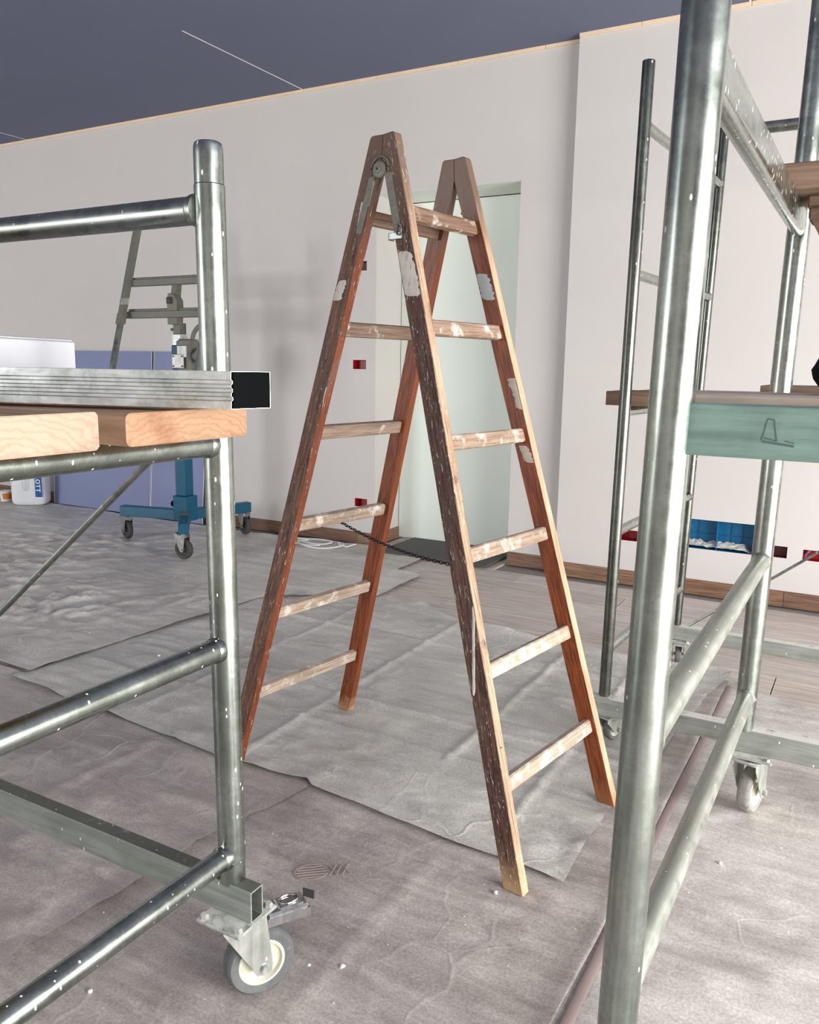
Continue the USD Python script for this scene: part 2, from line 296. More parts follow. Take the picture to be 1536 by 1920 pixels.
def path_tube(pts, r, n=8):
    pts = np.asarray(pts, float); V, Fc = [], []
    tang = np.gradient(pts, axis=0)
    up = np.array([0, 0, 1.0])
    for i, (p, t) in enumerate(zip(pts, tang)):
        t = t / np.linalg.norm(t); x = np.cross(up, t)
        x = x / np.linalg.norm(x) if np.linalg.norm(x) > 1e-3 else np.array([1.0, 0, 0])
        y = np.cross(t, x)
        for k in range(n):
            a = 2 * math.pi * k / n; V.append(p + r * (math.cos(a) * x + math.sin(a) * y))
    for i in range(len(pts) - 1):
        for k in range(n):
            a, b = i * n + k, i * n + (k + 1) % n
            Fc += [(a, b, b + n), (a, b + n, a + n)]
    return T(V, Fc)
USED = {}
def numbered(parent, name):
    k = (parent, name); USED[k] = USED.get(k, -1) + 1
    return name if USED[k] == 0 else f'{name}_{USED[k]:03d}'
def path_of(parent): return '/World' if parent is None else str(parent.GetPath())
def data(prim, label=None, cat_=None, group=None, kind=None):
    for k, v in (('label', label), ('category', cat_), ('group', group), ('kind', kind)):
        if v: prim.SetCustomDataByKey(k, v)
    return prim
def obj(name, mesh, material, parent=None, smooth=35, **kw):
    pp = path_of(parent)
    prim = usdkit.mesh(stage, pp + '/' + numbered(pp, name), mesh, material, smooth=smooth).GetPrim()
    return data(prim, **kw) if kw else prim
def thing(name, label, cat_, loc=(0, 0, 0), rz=0.0, group=None, kind=None):
    x = UsdGeom.Xform.Define(stage, '/World/' + numbered('/World', name))
    x.AddTranslateOp().Set(Gf.Vec3d(*map(float, loc)))
    if rz: x.AddRotateZOp().Set(math.degrees(rz))
    return data(x.GetPrim(), label, cat_, group, kind)
def struct(name):
    x = UsdGeom.Xform.Define(stage, '/World/' + numbered('/World', name))
    return data(x.GetPrim(), kind='structure')

# ------------------------------------------------------------------ the room
YW, YB, YD, CEIL = 4.63, 4.556, 4.95, 2.937
XL, XR, YN = -9.0, 3.2, -4.0
NX0, NX1, NZ = -2.87, -1.905, 2.246
BX = -1.572
# floor: screed slab and plank tiles
fl = struct('floor')
obj('slab', bbox(XL - .3, XR + .3, YN - .3, 5.2, -.16, -.010, .001), M['grout'], fl, smooth=False)
TW, TL, G = 0.1985, 1.195, .004
k = 0
for r in range(17):
    y0 = 1.63 + r * (TW + G)
    if y0 > 4.93: break
    off = (-0.27 + (0.14 if r % 2 else 0) + (r % 3) * .41) % (TL + G)
    x = -5.6 - TL + off
    while x < 1.6:
        x1 = x + TL
        if y0 + TW < YW + .02 or (x1 > NX0 + .05 and x < NX1):
            a, b = (max(x, NX0 + .02), min(x1, NX1 - .02)) if y0 + TW >= YW + .02 else (x, x1)
            yy1 = min(y0 + TW, 4.94)
            if b - a > .05:
                obj('floor_tile', bbox(a, b, y0, yy1, -.010, .0, .0012), M['tile'][(k * 7 + r) % 4], fl, smooth=False); k += 1
        x = x1 + G
# the rest of the floor, under the sheets and out of sight
obj('floor_underlay', cat(bbox(XL, XR, YN, 1.62, -.009, 0, .001), bbox(XL, -6.85, 1.63, YW, -.009, 0, .001), bbox(2.9, XR, 1.63, YB, -.009, 0, .001)), M['tile'][1], fl, smooth=False)

# back wall with the door niche and socket holes
def hole(x0, x1, z0, z1): return sbox(x0, z0, x1, z1)
SOCK = [(-3.045, -2.943, 1.170, 1.229), (-3.026, -2.928, .257, .312), (-3.045, -2.942, 1.793, 1.851)]
pw = sbox(XL, 0, BX + .05, CEIL).difference(hole(NX0, NX1, -.01, NZ))
for s in SOCK: pw = pw.difference(hole(*s))
wb = struct('wall_back')
obj('plaster', extrude_xz(pw, YW, 5.15), M['wall'], wb, smooth=False)
SOCKB = [(-1.205, -1.095, .252, .312), (-.885, -.503, .253, .412), (-.415, -.338, .255, .315), (-.265, -.125, .256, .311)]
pb = sbox(BX, 0, XR, CEIL)
for s in SOCKB: pb = pb.difference(hole(*s))
wp = struct('wall_back_projection')
obj('plaster', extrude_xz(pb, YB, YB + .10), M['wall'], wp, smooth=False)
obj('masonry', bbox(BX + .01, XR, YB + .10, 5.15, 0, CEIL, .001), M['wall'], wp, smooth=False)
# right wall, rear wall and left wall stand outside the picture; daylight comes through their openings
def wall_yz(name, x0, x1, y0, y1, holes):
    p = sbox(y0, 0, y1, CEIL)
    for h in holes: p = p.difference(sbox(*h))
    m = trimesh.creation.extrude_polygon(p, x1 - x0, engine='earcut'); v = m.vertices
    w = struct(name); obj('plaster', T(np.stack([x0 + v[:, 2], v[:, 0], v[:, 1]], 1), m.faces), M['wall'], w, smooth=False)
    return w
wall_yz('wall_right', XR, XR + .3, YN, YW, [(RW_Y0, .0, RW_Y1, RW_Z1)])
wall_yz('wall_left', XL - .3, XL, YN, 5.15, [])
pr_ = sbox(XL, 0, XR, CEIL).difference(sbox(-8.0, .5, -5.2, 2.6))
wr = struct('wall_rear'); obj('plaster', extrude_xz(pr_, YN - .3, YN), M['wall'], wr, smooth=False)
def wframe(name, horizontal, pos, a0, a1, z0, z1, mull):
    w = struct(name); t = .03
    bars = [(a0, a0 + .07, z0, z1), (a1 - .07, a1, z0, z1), (a0, a1, z0, z0 + .06), (a0, a1, z1 - .07, z1)] + [(m - .035, m + .035, z0, z1) for m in mull]
    for b in bars:
        bb = bbox(pos - t, pos + t, b[0], b[1], b[2], b[3]) if horizontal else bbox(b[0], b[1], pos - t, pos + t, b[2], b[3])
        obj('frame_bar', bb, M['greypaint'], w, smooth=False)
wframe('window_1', True, XR + .12, RW_Y0, RW_Y1, 0, RW_Z1, ())
wframe('window_2', False, YN - .12, -8.0, -5.2, .5, 2.6, (-6.6,))
# ceiling of slate plasterboard with three filled joints
ce = struct('ceiling')
obj('plasterboard', bbox(XL - .3, XR + .3, YN - .3, 5.15, CEIL, CEIL + .12, .001), M['ceiling'], ce, smooth=False)
for x, y0 in ((-6.184, 3.9), (-3.436, 3.56), (-.729, 3.7)):
    obj('filled_joint', bbox(x - .0045, x + .0045, y0, YW if x < BX else YB, CEIL - .0012, CEIL + .001, .0004), M['ceil_joint'], ce, smooth=False)
# cream edge strip under the ceiling, in short lengths
t1 = struct('trim_1')
segs = [(-9.0, -8.1), (-8.1, -7.3), (-7.3, -6.19), (-6.19, -5.60), (-5.60, -4.83), (-4.83, -3.424), (-3.424, -2.868), (-2.868, -2.318), (-2.318, -1.786), (-1.786, BX)]
for a, b in segs: obj('edge_strip', bbox(a + .001, b - .001, YW - .010, YW, CEIL - .019, CEIL, .001), M['trim'], t1, smooth=False)
for a, b in ((BX, -1.245), (-1.245, -.722), (-.722, .1), (.1, 1.2), (1.2, 2.3), (2.3, XR)): obj('edge_strip', bbox(a + .001, b - .001, YB - .010, YB, CEIL - .019, CEIL, .001), M['trim'], t1, smooth=False)
# skirting of wood-look tiles
def skirting(name, runs):
    s = struct(name)
    for i, (x0, x1, y0, y1) in enumerate(runs):
        obj('skirting_tile', bbox(x0, x1, y0, y1, 0, .083, .0015), M['base'][i % 3], s, smooth=False)
BT = .010
run = [(a + .001, b - .001, YW - BT, YW) for a, b in ((-9, -7.8), (-7.8, -6.6), (-6.6, -5.4), (-5.4, -4.2), (-4.2, -3.0), (-3.0, NX0))]
run.append((NX0, NX0 + BT, YW - BT, YD - .005))
run += [(NX1, BX - .001, YW - BT, YW)]
run += [(a + .001, b - .001, YB - BT, YB) for a, b in ((BX - BT, -1.535), (-1.535, -.335), (-.335, .865), (.865, 2.065), (2.065, XR))]
skirting('baseboard_back', run)
# flush door at the back of the niche
d1 = struct('door_1')
obj('door_panel', bbox(NX0 + .004, NX1 - .004, YD, YD + .045, .008, NZ - .006, .001), M['door'], d1, smooth=False)
obj('shadow_gap', bbox(NX0, NX1, YD + .02, YD + .05, .0, NZ, .001), M['gap'], d1, smooth=False)
obj('handle_rose', cat(lathe([(1e-5, 0), (.024, 0), (.024, .007), (.020, .009), (1e-5, .009)], (NX0 + .075, YD, 1.03), (0, -1, 0), 20), tube((NX0 + .075, YD - .03, 1.03), (NX0 + .075, YD, 1.03), .007, 12)), M['caster'], d1)
obj('keyhole', bbox(NX0 + .066, NX0 + .084, YD - .004, YD, .955, .985, .001), M['chrome'], d1, smooth=False)
obj('lintel_lining', bbox(NX0, NX1, YW + .003, YD - .001, NZ - .0015, NZ - .0003, .0001), M['door'], d1, smooth=False)

# flush electrical boxes, open to the room, in their holes in the wall
def socket_box(x0, x1, z0, z1, y, m, label, depth=.055, group=None):
    t = thing('socket_box', label, 'electrical box', ((x0 + x1) / 2, y + depth, (z0 + z1) / 2))
    w, h, th = (x1 - x0) / 2, (z1 - z0) / 2, .002
    shell = cat(bbox(-w, w, -th, 0, -h, h, .0005), bbox(-w, -w + th, -depth + .001, 0, -h, h, .0005), bbox(w - th, w, -depth + .001, 0, -h, h, .0005),
                bbox(-w, w, -depth + .001, 0, -h, -h + th, .0005), bbox(-w, w, -depth + .001, 0, h - th, h, .0005))
    obj('box_shell', shell, m, t, smooth=False)
    for sx in (-1, 1):
        obj('fixing_lug', tube((sx * (w - .008), -.012, 0), (sx * (w - .008), -.004, 0), .0045, 10), m, t)
    return t
s1 = socket_box(*SOCK[0], YW, M['box_red'], 'red flush wall box at switch height left of the white door')
s2 = socket_box(*SOCK[1], YW, M['box_red'], 'red flush wall box low above the skirting left of the door')
s3 = socket_box(*SOCK[2], YW, M['box_maroon'], 'highest of the red wall boxes, half hidden by the ladder leg')
s4 = socket_box(*SOCKB[0], YB, M['box_red'], 'red wall box half hidden behind the thick scaffold post', .07)
s5 = socket_box(*SOCKB[1], YB, M['box_blue'], 'large blue double wall box with crumpled film on its bottom', .07)
obj('divider', bbox(.006, .010, -.062, -.002, -.078, .078, .0006), M['box_blue'], s5, smooth=False)
for xr in (-.155, -.095, .075, .13): obj('rib', bbox(xr - .0015, xr + .0015, -.008, -.002, -.07, .07, .0006), M['box_blue'], s5, smooth=False)
obj('cross_rib', cat(bbox(-.187, -.003, -.007, -.002, -.008, -.004, .0006), bbox(.014, .187, -.007, -.002, -.008, -.004, .0006)), M['box_blue'], s5, smooth=False)
def crumple(x0, x1, y0, y1, z, hgt, seed, n=22):
    X, Y = np.meshgrid(np.linspace(x0, x1, n * 2), np.linspace(y0, y1, n), indexing='ij')
    P = np.stack([X * 28, Y * 40, np.full_like(X, seed * 3.7)], -1)
    nz = np.abs(meshkit.fbm(P, 4, seed) - .5) * 2
    edge = np.minimum(1, np.minimum(X - x0, x1 - X) / (.12 * (x1 - x0)))
    Z = z + hgt * (1.0 - nz) * np.clip(edge, .15, 1) * (0.35 + .65 * (Y - y0) / (y1 - y0))
    a, b = X.shape; idx = np.arange(a * b).reshape(a, b)
    q = np.stack([idx[:-1, :-1], idx[1:, :-1], idx[1:, 1:], idx[:-1, 1:]], -1).reshape(-1, 4)
    return T(np.stack([X, Y, Z], -1).reshape(-1, 3), np.vstack([q[:, [0, 1, 2]], q[:, [0, 2, 3]]]))
obj('crumpled_film', crumple(-.186, .186, -.066, -.003, -.077, .042, 5), M['film'], s5, smooth=20)
s6 = socket_box(*SOCKB[2], YB, M['box_maroon'], 'small maroon wall box between the blue box and the striped one', .045)
s7 = socket_box(*SOCKB[3], YB, M['box_red'], 'red wall box with a pale purple sleeve at the right edge', .06)
obj('conduit_sleeve', path_tube([(-.066, -.004, -.02), (-.060, -.018, -.006), (-.05, -.022, .008), (-.04, -.016, .022)], .007, 10), M['purple'], s7)

# ------------------------------------------------------------------ dust sheets on the floor
def sheet(name, poly, z0, m, label, creases, seed, curl=.006, res=.025, wr=.0035, crumple_at=None, under=()):
    x0, y0, x1, y1 = poly.bounds
    xs, ys = np.arange(x0 - res, x1 + res, res), np.arange(y0 - res, y1 + res, res)
    V, Fc, idx = [], [], {}
    def vid(p):
        kx = (round(p[0] * 1e5), round(p[1] * 1e5))
        if kx not in idx: idx[kx] = len(V); V.append(p)
        return idx[kx]
    inner = poly.buffer(-1e-9)
    shapely.prepare(poly)
    gx, gy = np.meshgrid(xs, ys, indexing='ij')
    cells = shapely.box(gx.ravel(), gy.ravel(), gx.ravel() + res, gy.ravel() + res)
    full, hit = shapely.contains(poly, cells), shapely.intersects(poly, cells)
    for c, fu, hi, X, Y in zip(cells, full, hit, gx.ravel(), gy.ravel()):
        if fu:
            a, b, cc, d = vid((X, Y)), vid((X + res, Y)), vid((X + res, Y + res)), vid((X, Y + res))
            Fc += [(a, b, cc), (a, cc, d)]
        elif hi:
            g = poly.intersection(c)
            for q in getattr(g, 'geoms', [g]):
                if q.geom_type != 'Polygon' or q.area < 1e-8: continue
                v2, f2 = trimesh.creation.triangulate_polygon(q, engine='earcut')
                ids = [vid(tuple(p)) for p in v2]
                for t in f2:
                    t = [ids[i] for i in t]
                    A, B, C = (np.array(V[i]) for i in t)
                    if (B[0] - A[0]) * (C[1] - A[1]) - (B[1] - A[1]) * (C[0] - A[0]) < 0: t = t[::-1]
                    if len(set(t)) == 3: Fc.append(tuple(t))
    P = np.array(V)
    d = shapely.distance(poly.exterior, shapely.points(P))
    Q = np.concatenate([P, np.zeros((len(P), 1))], 1)
    z = np.full(len(P), z0)
    z += wr * np.clip(meshkit.fbm(Q * [2.2, 5.5, 1], 4, seed) - .42, 0, 1) * 2.2
    rid = 1 - np.abs(2 * meshkit.fbm(Q * [3.1, 6.5, 1] + 11.3, 3, seed + 5) - 1)
    z += wr * .9 * np.clip(rid - .82, 0, 1) / .18
    edge = np.exp(-(d / .035) ** 2)
    z += curl * edge * np.clip(meshkit.noise(Q * 6.3 + 3.1, seed + 9) - .30, 0, 1) * 1.4
    for ax, at_, h, w, lo, hi in creases:              # straight folds along x or y
        u, v = (P[:, 0], P[:, 1]) if ax == 'y' else (P[:, 1], P[:, 0])
        wob = .008 * (meshkit.noise(np.stack([v * 3, v * 0 + seed, v * 0], -1), seed) - .5)
        prof = np.exp(-np.abs((u - at_ - wob) / w) ** 1.3)
        z += h * prof * np.clip((v - lo) / .05, 0, 1) * np.clip((hi - v) / .05, 0, 1)
    for cx, cy, rad, h in crumple_at or []:            # crumpled spot
        rr = np.exp(-(((P[:, 0] - cx) / rad) ** 2 + ((P[:, 1] - cy) / (rad * .8)) ** 2))
        rid2 = 1 - np.abs(2 * meshkit.fbm(Q * [10, 8, 1] + 2.2, 2, seed + 21) - 1)
        z += h * .7 * rr * (np.clip(rid2 - .70, 0, 1) / .30) ** 1.4
    for up in under:                                   # pressed flat where another sheet lies on top
        z = z0 + (z - z0) * np.clip(shapely.distance(up, shapely.points(P)) / .06, 0, 1)
    z = np.maximum(z, z0 * .6)
    prim = obj(name, T(np.concatenate([P, z[:, None]], 1), Fc), m, smooth=True)
    return data(prim, label, 'dust sheet')
def wavy(pts, amp, seed, step=.05):
    """Outline with the torn, slightly wandering edge of thin film."""
    ring = np.array(pts + [pts[0]], float); out = []
    for i, (a, b) in enumerate(zip(ring[:-1], ring[1:])):
        L = np.linalg.norm(b - a); n = max(1, int(L / step)); t = (b - a) / L; nn = np.array([-t[1], t[0]])
        for k_ in range(n):
            s = k_ / n; p = a + (b - a) * s
            o = (meshkit.noise(np.array([[i * 7.3 + s * L * 5, seed * 1.7, 0.0]]), seed)[0] - .5) * 2 * amp if 0 < k_ else 0
            out.append(p + nn * o)
    return Polygon(out).buffer(0)
P_FRONT = wavy([(-1.55, -2.0), (-.425, -2.0), (-.405, 3.30), (-.60, 3.32), (-.80, 2.2), (-1.20, 2.0), (-1.55, 1.95)], .003, 1)
P_RIGHT = wavy([(-.60, -2.0), (2.95, -2.0), (2.95, 3.14), (-.08, 3.19), (-.26, 3.22), (-.385, 3.32), (-.58, 3.30)], .004, 2)
P_LEFT = wavy([(-4.2, -1.2), (-1.42, -1.2), (-1.42, .90), (-1.40, 1.1), (-1.385, 1.4), (-1.33, 1.70), (-1.32, 1.83), (-1.60, 1.88), (-2.77, 1.93), (-4.2, 1.93)], .006, 3)
P_MID = wavy([(-2.77, 1.87), (-2.24, 1.83), (-1.68, 1.785), (-1.40, 1.80), (-1.345, 1.81), (-1.31, 1.785), (-1.10, 1.765), (-.81, 1.74), (-.535, 1.72), (-.535, 2.09), (-.49, 2.52), (-.44, 3.14), (-.405, 3.385), (-.51, 3.42), (-.92, 3.33), (-1.37, 3.41), (-1.75, 3.46), (-1.9, 3.56), (-2.3, 3.56), (-2.85, 3.45)], .006, 4)
P_BACK = wavy([(-8.4, 1.94), (-2.95, 1.94), (-2.765, 1.94), (-2.75, 2.42), (-2.70, 2.90), (-2.69, 3.21), (-2.49, 3.38), (-2.19, 3.56), (-2.19, 3.72), (-2.20, 4.07), (-2.38, 4.10), (-2.40, 4.56), (-2.74, 4.60), (-2.90, 4.585), (-3.4, 4.50), (-4.2, 4.46), (-5.86, 4.50), (-8.4, 4.45)], .008, 5)
sheet('dust_sheet', P_FRONT, .0020, M['sheet_front'], 'large dusty translucent floor sheet in the foreground under the near ladder foot',
      [('y', -.420, .006, .014, -2, 3.3), ('x', 1.28, .005, .02, -1.3, -.5), ('y', -.85, .004, .02, -2, 1.7)], 3, curl=.003, wr=.004, res=.018, under=[P_MID, P_LEFT])
sheet('dust_sheet', P_RIGHT, .0010, M['sheet_right'], 'pale floor sheet at the right under the thick scaffold post',
      [('x', 2.6, .005, .02, -.36, 1.7), ('x', 1.7, .004, .02, -.36, 1.7)], 8, curl=.003, wr=.005, res=.018, under=[P_FRONT])
sheet('dust_sheet', P_LEFT, .0036, M['sheet_left'], 'crinkled grey floor sheet under the left scaffold',
      [('x', 1.2, .008, .016, -3.5, -1.45), ('y', -1.9, .006, .016, -1, 1.8), ('x', 1.55, .007, .016, -3.5, -1.45)], 13, curl=.010, wr=.007, res=.018, under=[P_MID])
sheet('dust_sheet', P_MID, .0062, M['sheet_mid'], 'wide creased translucent floor sheet under the wooden ladder with a torn front edge',
      [('x', 2.15, .012, .012, -2.7, -.5), ('x', 2.38, .011, .012, -2.7, -.5), ('x', 2.46, .007, .010, -2.7, -.5), ('x', 2.75, .008, .012, -2.7, -.5), ('x', 3.06, .010, .012, -2.4, -.4), ('y', -1.62, .008, .012, 1.8, 3.4), ('y', -1.05, .008, .012, 2.1, 3.3), ('y', -2.15, .007, .012, 1.9, 3.4), ('y', -.75, .007, .011, 1.8, 3.2)], 19, curl=.014, wr=.005, res=.0125, under=[P_BACK])
sheet('dust_sheet', P_BACK, .0090, M['sheet_back'], 'crumpled grey floor sheet spread from the blue lifter to the left wall end',
      [('x', 3.2, .004, .02, -8, -2.8), ('x', 3.85, .004, .02, -8, -2.4), ('y', -4.6, .004, .03, 2, 4.4), ('y', -2.45, .002, .012, 3.6, 4.5)], 27, curl=.008, wr=.004, res=.018, crumple_at=[(-3.45, 2.55, .42, .050), (-4.2, 2.8, .5, .03), (-4.9, 3.3, .6, .03), (-3.0, 3.0, .25, .02), (-4.3, 3.7, .5, .02)])
shade_y = np.linspace(-1.6, 3.24, 60)
shade_s = np.array([(-.012, .0010), (-.008, .0024), (0, .0030), (.008, .0024), (.012, .0010)])
hv = np.array([(-.393 + a + .003 * math.sin(2.1 * y), y, .0035 + b) for y in shade_y for a, b in shade_s]); hf = []
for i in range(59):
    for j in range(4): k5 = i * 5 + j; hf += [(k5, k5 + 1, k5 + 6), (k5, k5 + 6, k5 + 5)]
hm = obj('sheet_edge_shade', T(hv, hf), M['fold_shade'], smooth=True)  # added strip: pinkish shadow beside the fold, put into its colour
data(hm, 'narrow low strip painted as the pinkish shadow along the edge between foreground and right sheets', 'shade strip')
# faint printed stamp on the foreground sheet
st = thing('printed_stamp', 'faint reddish oval stamp printed on the foreground sheet near the caster', 'printed mark', (-1.07, 1.455, .006), math.radians(40))
ov = np.array([(math.cos(a) * .040, math.sin(a) * .030, 0) for a in np.linspace(0, 2 * math.pi, 40)])
obj('oval_ring', path_tube(ov, .0007, 5), M['stamp'], st)
for i in range(5):
    y = -.02 + i * .010; w = math.sqrt(max(0, 1 - (y / .03) ** 2)) * .036
    obj('ink_stroke', bbox(-w, w, y - .0008, y + .0008, -.001, .0006, .0002), M['stamp'], st, smooth=False)
for i, dx in enumerate((.052, .066, .082)):
    for s in (-1, 1):
        if i == 1 and s == 1: continue
        obj('ink_stroke', xform(bbox(-.022, .022, -.0010, .0010, -.001, .0006, .0002), rotz(math.pi / 2 + s * .45), (dx, 0, 0)), M['stamp'], st, smooth=False)
# dark mat at the door
mt = obj('door_mat', bbox(-2.735, -1.965, 4.44, 4.94, .0125, .020, .002), M['mat'], smooth=False)
data(mt, 'dark grey mat on the floor in front of the white door', 'mat')
# loops of pale film by the skirting
def loop(cx, cy, r1, r2, a0, a1, z=.014, n=40, w=.010):
    t = np.linspace(a0, a1, n)
    return np.stack([cx + r1 * np.cos(t) + w * np.sin(3 * t), cy + r2 * np.sin(t) + w * np.cos(2.3 * t), z + .006 + .006 * np.sin(2.1 * t + cx)], 1)
fs = thing('film_strip', 'tangle of pale cable loops on the floor by the skirting', 'cable', (-3.2, 4.42, .004))
for a in ((-.05, .0, .17, .09, .3, 5.6), (-.02, .02, .13, .06, 1.0, 6.6), (.06, -.02, .16, .11, 2.8, 7.8), (.22, .06, .05, .05, 3.6, 6.6)):
    obj('loop', path_tube(loop(*a), .005, 8), M['cable'], fs)
# plaster crumbs
def lump(r, seed, squash=.75):
    m = trimesh.creation.icosphere(2, r); v = np.array(m.vertices)
    v *= (0.75 + .5 * meshkit.noise(v / r * 1.6 + seed * 5.1, seed))[:, None]; v[:, 2] *= squash
    return T(v, m.faces)
for i, (x, y, r, zz, lab) in enumerate([(-.83, 1.23, .0062, .003, 'round white plaster crumb right of the front caster'), (-.89, 1.2, .0042, .003, 'small oblong plaster crumb just beside the front caster tyre'),
                                 (-1.21, .93, .0046, .003, 'plaster crumb alone at the lower left below the tube'), (-.66, 1.61, .0048, .003, 'plaster crumb at the tip of the near ladder foot'),
                                 (-.23, 2.0, .0050, .003, 'plaster crumb on the right sheet near the scaffold caster'), (-2.47, 2.32, .006, .0085, 'plaster crumb on the creased sheet behind the left scaffold tube'), (-3.05, 2.45, .007, .012, 'plaster crumb on the crumpled back sheet at far left')]):
    p = obj('plaster_crumb', xform(lump(r, i), t=(x, y, zz + r * .6)), M['plaster'], smooth=True)
    data(p, lab, 'plaster crumb')
bits = []
def scatter(n, x0, x1, y0, y1, z, s0, s1, centre=None):
    for _ in range(n):
        if centre is None: x, y = RNG.uniform(x0, x1), RNG.uniform(y0, y1)
        else: x, y = RNG.normal(centre[0], x0), RNG.normal(centre[1], y0)
        s = RNG.uniform(s0, s1); o = RNG.normal(size=(4, 3)) * s; o[:, 2] = np.abs(o[:, 2]) * .7
        bits.append(hull(o + [x, y, z]))
scatter(420, .22, 0, .17, 0, .004, .0006, .0016, (-.78, 1.22))
scatter(160, -1.3, -.45, .8, 1.7, .004, .0006, .0017)
scatter(90, -2.6, -.6, 1.85, 3.2, .010, .0010, .0026)
scatter(70, -.38, .3, 1.3, 3.0, .004, .0008, .0022)
scatter(60, -5.0, -2.9, 2.1, 4.2, .015, .0015, .004)
dp = obj('plaster_dust', cat(*bits), M['plaster'], smooth=False)
data(dp, 'scattered specks of plaster dust over the floor sheets', 'plaster dust', kind='stuff')

# ------------------------------------------------------------------ casters
def caster(parent, at_, r, w, az, top, fork_mat, tyre_mat, rim_mat, trail=.03, brake=False, plate=(.10, .085), spread=.012, label=None):
    """A swivel caster. at_: contact point on the floor (x, y, z); az: direction of the axle; top: height of the plate."""
    x, y, z0 = at_; ax = np.array([math.cos(az), math.sin(az), 0.0]); fw = np.array([-ax[1], ax[0], 0.0])
    C = np.array([x, y, z0 + r]); B = np.stack([fw, ax, [0, 0, 1.0]], 1)      # local: x rolls, y axle, z up
    loc = lambda m: xform(m, B, C)
    hw = w / 2 + spread; tz = top - z0 - r
    # two fork cheeks that taper to the axle and a bridge above the tyre
    cheeks = []
    for s in (-1, 1):
        poly = Polygon([(-.014, -.012), (.002, -.016), (.014, -.010), (.016, .006), (trail + .036, tz - .012), (trail + .034, tz - .003), (trail - .046, tz - .003), (trail - .048, tz - .016), (-.016, .004)])
        y0, y1 = (s * hw, s * hw + s * .003); y0, y1 = min(y0, y1), max(y0, y1)
        cheeks.append(prism(poly.convex_hull, y0, y1, .0007))
    bridge = bbox(trail - .047, trail + .036, -hw - .002, hw + .002, tz - .007, tz - .002, .001)
    cheeks.append(lathe([(1e-5, 0), (.030, 0), (.034, .004), (.030, .010), (1e-5, .010)], (trail - .004, 0, tz - .012), (0, 0, 1), 24))
    c = obj('caster', loc(cat(*cheeks, bridge)), fork_mat, parent, smooth=25, **({'label': label} if label else {}))
    tyre = lathe([(r * .66, -w * .40), (r * .80, -w * .46), (r * .90, -w * .47), (r * .97, -w * .36), (r, -w * .18), (r, w * .18), (r * .97, w * .36), (r * .90, w * .47), (r * .80, w * .46), (r * .66, w * .40)], (0, 0, 0), (0, 1, 0), 48)
    rim_p = [(r * .68, .42), (r * .66, .45), (r * .60, .44), (r * .56, .26), (r * .30, .20), (r * .28, .42), (.008, .46)]
    rim = lathe([(a, -b * w) for a, b in rim_p[::-1]] + [(a, b * w) for a, b in rim_p], (0, 0, 0), (0, 1, 0), 40)
    obj('tyre', loc(tyre), tyre_mat, c, smooth=40); obj('rim', loc(rim), rim_mat, c, smooth=30)
    bolt = lathe([(1e-5, -hw - .011), (.008, -hw - .011), (.009, -hw - .004), (.006, -hw - .003), (.006, hw + .003), (.009, hw + .004), (.008, hw + .011), (1e-5, hw + .011)], (0, 0, 0), (0, 1, 0), 6)
    obj('axle_bolt', loc(bolt), fork_mat, c, smooth=False)
    if brake:
        tr = cat(bbox(-.105, -.020, -hw * .8, hw * .8, tz - .040, tz - .030, .002), bbox(-.110, -.060, -hw * .8, -hw * .8 + .004, tz - .050, tz - .028, .001), bbox(-.110, -.060, hw * .8 - .004, hw * .8, tz - .050, tz - .028, .001), bbox(-.108, -.062, -hw * .7, hw * .7, tz - .030, tz - .022, .003))
        # tread plate: raised oval rim
        ring = np.array([(-.085 + .017 * math.cos(a), .011 * math.sin(a), tz - .021) for a in np.linspace(0, 2 * math.pi, 24)])
        obj('brake_pedal', loc(xform(cat(tr, path_tube(ring, .002, 6)), roty(-.10), (0, 0, -.004))), M['chrome'], c, smooth=25)
        obj('brake_tab', loc(xform(bbox(-.012, .012, -.0015, .0015, -.006, .010, .001), rotz(.9), (-.125, .0, tz - .026))), M['rubber_dark'], c, smooth=False)
    return c, (x + fw[0] * trail, y + fw[1] * trail)
def top_plate(parent, cx, cy, z, a, b, m, n=4, rz=0.0):
    R = rotz(rz)
    p = obj('caster_plate', xform(bbox(-a, a, -b, b, -.007, 0, .002), R, (cx, cy, z)), m, parent, smooth=False)
    for sx in (-1, 1):
        for sy in (-1, 1):
            obj('plate_bolt', xform(lathe([(1e-5, -.004), (.0085, -.004), (.0085, .006), (.0065, .008), (1e-5, .008)], (0, 0, 0), (0, 0, 1), 6), R, tuple(R @ [sx * (a - .012), sy * (b - .012), 0] + np.array([cx, cy, z]))), M['caster'], p, smooth=False)
    return p
def rect_tube(p0, p1, w, h, t=.003, open0=True, open1=True):
    """Hollow rectangular tube along x: w across y, h across z, with open ends."""
    (x0, y, z), (x1, _, _) = p0, p1
    o = np.array([(-w / 2 + .002, -h / 2), (w / 2 - .002, -h / 2), (w / 2, -h / 2 + .002), (w / 2, h / 2 - .002), (w / 2 - .002, h / 2), (-w / 2 + .002, h / 2), (-w / 2, h / 2 - .002), (-w / 2, -h / 2 + .002)])
    i = o * [(w / 2 - t) / (w / 2), (h / 2 - t) / (h / 2)]
    rings = [(o, x0), (o, x1), (i, x1), (i, x0)]
    V = [(X, y + a, z + b) for R, X in rings for a, b in R]; n = 8; Fc = []
    for k_ in range(4):
        for j in range(n):
            a, b = k_ * n + j, k_ * n + (j + 1) % n; c, d = ((k_ + 1) % 4) * n + (j + 1) % n, ((k_ + 1) % 4) * n + j
            Fc += [(a, c, b), (a, d, c)]
    m = T(V, Fc); trimesh.repair.fix_normals(m)
    return m

